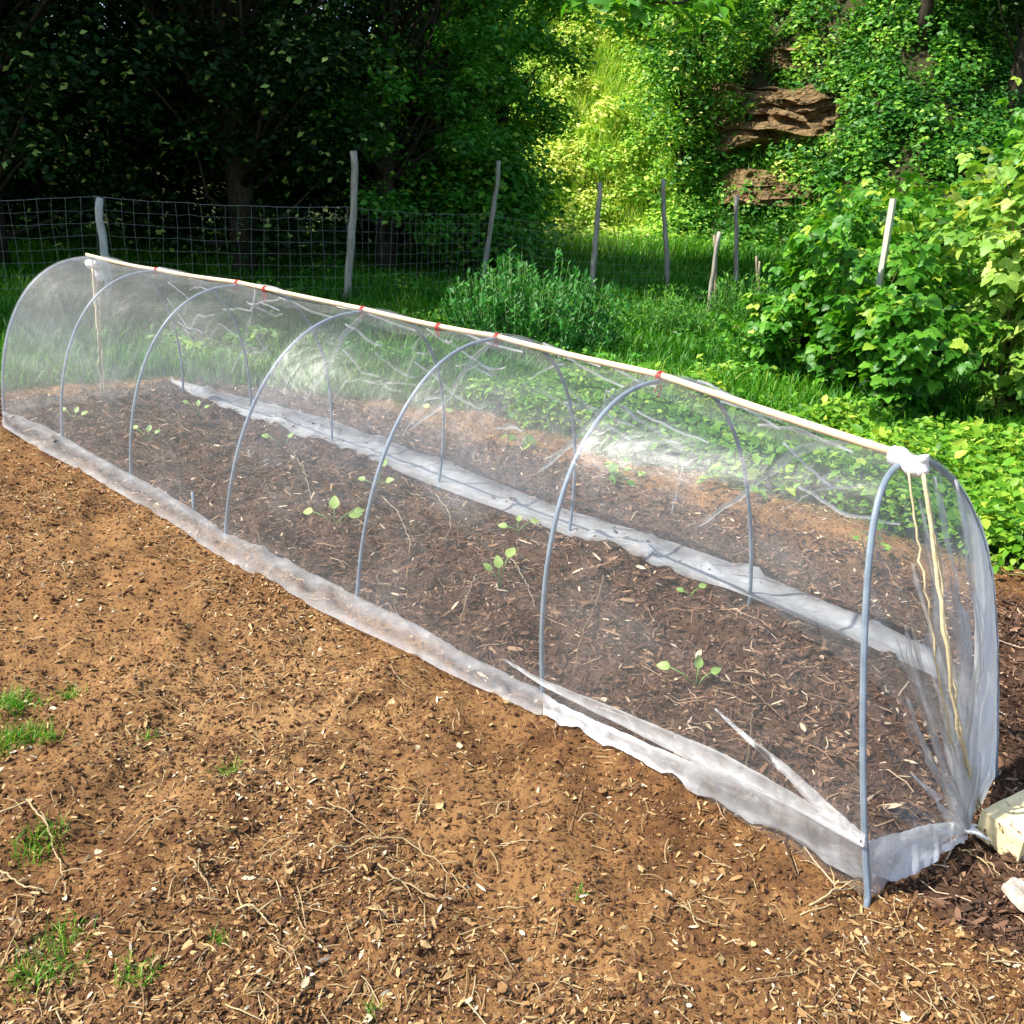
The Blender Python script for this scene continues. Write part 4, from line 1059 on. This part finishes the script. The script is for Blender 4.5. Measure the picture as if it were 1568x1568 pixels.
# hillside brush: many overlapping clumps, uncountable
def brush():
    n = 2600
    x = rng.uniform(-4.5, 15, n); d = rng.uniform(-.8, 10.5, n); y = hill_base(x) + d
    z = ground_h(x, y)
    bare = (np.hypot((x - 2.0) / .8, (z - 3.9) / 1.5) < 1)
    rock = rock_zone(x, z) > .5
    keep = (rng.uniform(size=n) < np.where(bare, .30, np.where(rock, .12, 1.0)))
    x, y, z = x[keep], y[keep], z[keep]; n = len(x)
    rad = rng.uniform(.25, .8, n); m = 170
    ci = np.repeat(np.arange(n), m); N_ = len(ci)
    dv = rng.normal(0, 1, (N_, 3)); dv /= np.linalg.norm(dv, axis=1, keepdims=True)
    pos = np.stack([x, y, z], 1)[ci] + dv * (rng.uniform(0, 1, N_) ** .45 * rad[ci])[:, None] * (1, 1, .75) + (0, 0, .25)
    gz = ground_h(pos[:, 0], pos[:, 1]); pos[:, 2] = np.maximum(pos[:, 2], gz + .03)
    sunny = np.exp(-((x - 1.3) / 2.4) ** 2)  # sunlight on the middle slope, painted into the leaf tone
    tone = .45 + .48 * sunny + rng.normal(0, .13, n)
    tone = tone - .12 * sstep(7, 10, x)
    R = frames(dv * .5 + rng.normal(0, .4, (N_, 3)) + (0, -.2, .8), rng.uniform(0, 6.28, N_))
    lsz = rng.uniform(.75, 1.3, n)
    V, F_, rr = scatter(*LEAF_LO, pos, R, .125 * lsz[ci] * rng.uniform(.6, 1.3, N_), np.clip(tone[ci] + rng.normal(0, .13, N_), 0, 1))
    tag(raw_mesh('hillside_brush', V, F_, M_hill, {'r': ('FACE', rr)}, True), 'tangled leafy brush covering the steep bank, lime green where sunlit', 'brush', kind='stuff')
brush()
# long grasses and bracken on the meadow edge
def tall_grass():
    n = 26000
    x = rng.uniform(-2, 12, n); y = hill_base(x) - rng.uniform(-2.2, 3.5, n)
    k = fbm(x, y, 1.6, 131, 2) > -.08; x, y = x[k], y[k]; n = len(x)
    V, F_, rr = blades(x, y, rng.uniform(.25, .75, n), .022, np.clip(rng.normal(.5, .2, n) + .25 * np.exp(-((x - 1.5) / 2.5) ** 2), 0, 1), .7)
    tag(raw_mesh('tall_grass', V, F_, M_grass, {'r': ('FACE', rr)}, True), 'tall green grass at the foot of the bank', 'tall grass', kind='stuff')
tall_grass()
def slope_grass():
    n = 42000
    x = rng.uniform(-2.2, 4.2, n); y = hill_base(x) + rng.uniform(0, 8.5, n)
    V, F_, rr = blades(x, y, rng.uniform(.2, .6, n), .02, np.clip(rng.normal(.78, .18, n), 0, 1), .9)
    tag(raw_mesh('slope_grass', V, F_, M_hill, {'r': ('FACE', rr)}, True), 'pale yellow-green grass on the sunlit steep slope', 'slope grass', kind='stuff')
slope_grass()

# sandstone outcrop: strata with broken, stepped edges following the bank
def outcrop(x0, x1, z0, z1, label, seed, out=1.2):
    nx_, nz_ = 220, 170
    X, Z = np.meshgrid(np.linspace(x0, x1, nx_), np.linspace(z0, z1, nz_), indexing='ij')
    rs_ = np.random.default_rng(seed)
    cuts = np.concatenate([[z0 - .1], z0 - .1 + np.cumsum(rs_.uniform(.05, .26, 60))])
    warp = Z + fbm(X, Z * .3, 1.3, seed, 3) * .28
    li = np.searchsorted(cuts, warp.ravel()).reshape(X.shape)
    blk_ = rs_.uniform(.35, 1.1, 80)[li]
    xi = np.floor((X + blk_ * 7.3 + fbm(X, Z, .4, seed + 4, 2) * .2) / blk_)
    pr = hsh(li * 7, xi.astype(int), seed + 1) * .55 + hsh(li, li * 0, seed + 2) * .45
    pr = pr + fbm(X * 2, Z * 3, .5, seed + 6, 4) * .16
    u = (X - x0) / (x1 - x0); v = (Z - z0) / (z1 - z0)
    edge = np.clip(np.minimum(np.minimum(u, 1 - u) * 5, np.minimum(v, 1 - v) * 5) + fbm(X, Z, .8, seed + 8, 3) * .8, 0, 1)
    # y of the bank where it reaches this height
    yy = np.linspace(17, 36, 400); hb = ground_h(np.repeat(np.linspace(x0, x1, nx_)[:, None], 400, 1), np.repeat(yy[None], nx_, 0))
    hb = np.maximum.accumulate(hb, 1)
    Y = np.array([np.interp(Z[i], hb[i] + np.arange(400) * 1e-6, yy) for i in range(nx_)])
    Ym = Y.mean(0, keepdims=True) * .5 + Y * .5
    Y = Ym + .25 - (pr * out + .15) * edge + (1 - edge) * .6
    c = np.array([(x0 + x1) / 2, Y.mean(), (z0 + z1) / 2])
    i = np.arange(nx_ * nz_).reshape(nx_, nz_)
    q = np.stack([i[:-1, :-1], i[1:, :-1], i[1:, 1:], i[:-1, 1:]], -1).reshape(-1, 4)
    o = raw_mesh('rock_outcrop', np.stack([X, Y, Z], -1).reshape(-1, 3) - c, q, M_rock, None, False); o.location = tuple(c)
    tag(o, label, 'rock', 'sandstone outcrops in the bank')
def px_box(pl, pt, pr_, pb, Y):
    a = D(pl, pt, Y); b_ = D(pr_, pb, Y); return a[0], b_[0], b_[2], a[2]
for B_, lab, sd2 in ROCKS: outcrop(*B_, lab, sd2)

# overhanging branch at the top centre, reaching in from a tree on the right
def hang_tree():
    x, y = 6.6, 5.2
    r = empty('walnut_tree', (x, y, 0), 'tree out of frame whose leafy bright branch hangs in at the top centre', 'tree')
    o0 = np.array([x, y, 0.])
    tipA = D(985, -2, 6.3); 
    b = MB(); t = np.linspace(0, 1, 12)
    P = np.stack([.1 * np.sin(t * 5), .1 * np.cos(t * 4), 6.5 * t - .2 * (t == 0)], 1); b.tube(P, .17 * (1 - .7 * t), 9)
    ends = [D(1100, -30, 6.6) - o0, D(960, 8, 6.3) - o0, D(905, -14, 6.1) - o0, D(1040, 5, 6.2) - o0]
    st0 = P[8]; mid_ = (st0 + ends[0]) / 2 + (0, 0, .55)
    q = np.linspace(0, 1, 10)[:, None]; limb = (1 - q) ** 2 * st0 + 2 * q * (1 - q) * mid_ + q ** 2 * ends[0]
    b.tube(limb, np.linspace(.07, .016, 10), 7)
    b.tube([limb[-1], (limb[-1] + ends[3]) / 2 + (0, 0, -.02), ends[3], ends[1] + (0, 0, .03), ends[2]], [.014, .011, .009, .007, .004], 6)
    cl = [(1095, 0), (1060, 12), (1030, -8), (1085, 14), (985, 2), (945, 4), (905, 2), (880, -10), (1010, -14), (960, -16)]
    b.build('trunk', M_bark, r)
    pos = []
    for c in cl: pos.append(D(c[0], c[1] + 14, 6.25) - o0 + rng.normal(0, .035, (12, 3)))
    pos = np.vstack(pos)
    cc2 = P[-1] + rng.normal(0, 1, (60, 3)) * (1.1, 1.1, .7) + (.8, 0, 1.2)
    pos2 = (cc2[:, None] + rng.normal(0, .28, (60, 50, 3))).reshape(-1, 3)
    for c in cc2[::3]: pass
    pos = np.vstack([pos, pos2]); n = len(pos)
    nv = rng.normal(0, .45, (n, 3)) + (0, -.2, 1)
    V, F_, rr = scatter(*LEAF_HI, pos, frames(nv, rng.uniform(0, 6.28, n)), rng.uniform(.09, .17, n)[:, None] * (1, .62, 1), np.clip(rng.normal(.6, .2, n), 0, 1))
    raw_mesh('crown', V, F_, M_rasp, {'r': ('FACE', rr)}, True, r)
hang_tree()
print('total polys', sum(len(o.data.polygons) for o in bpy.data.objects if o.type == 'MESH'))
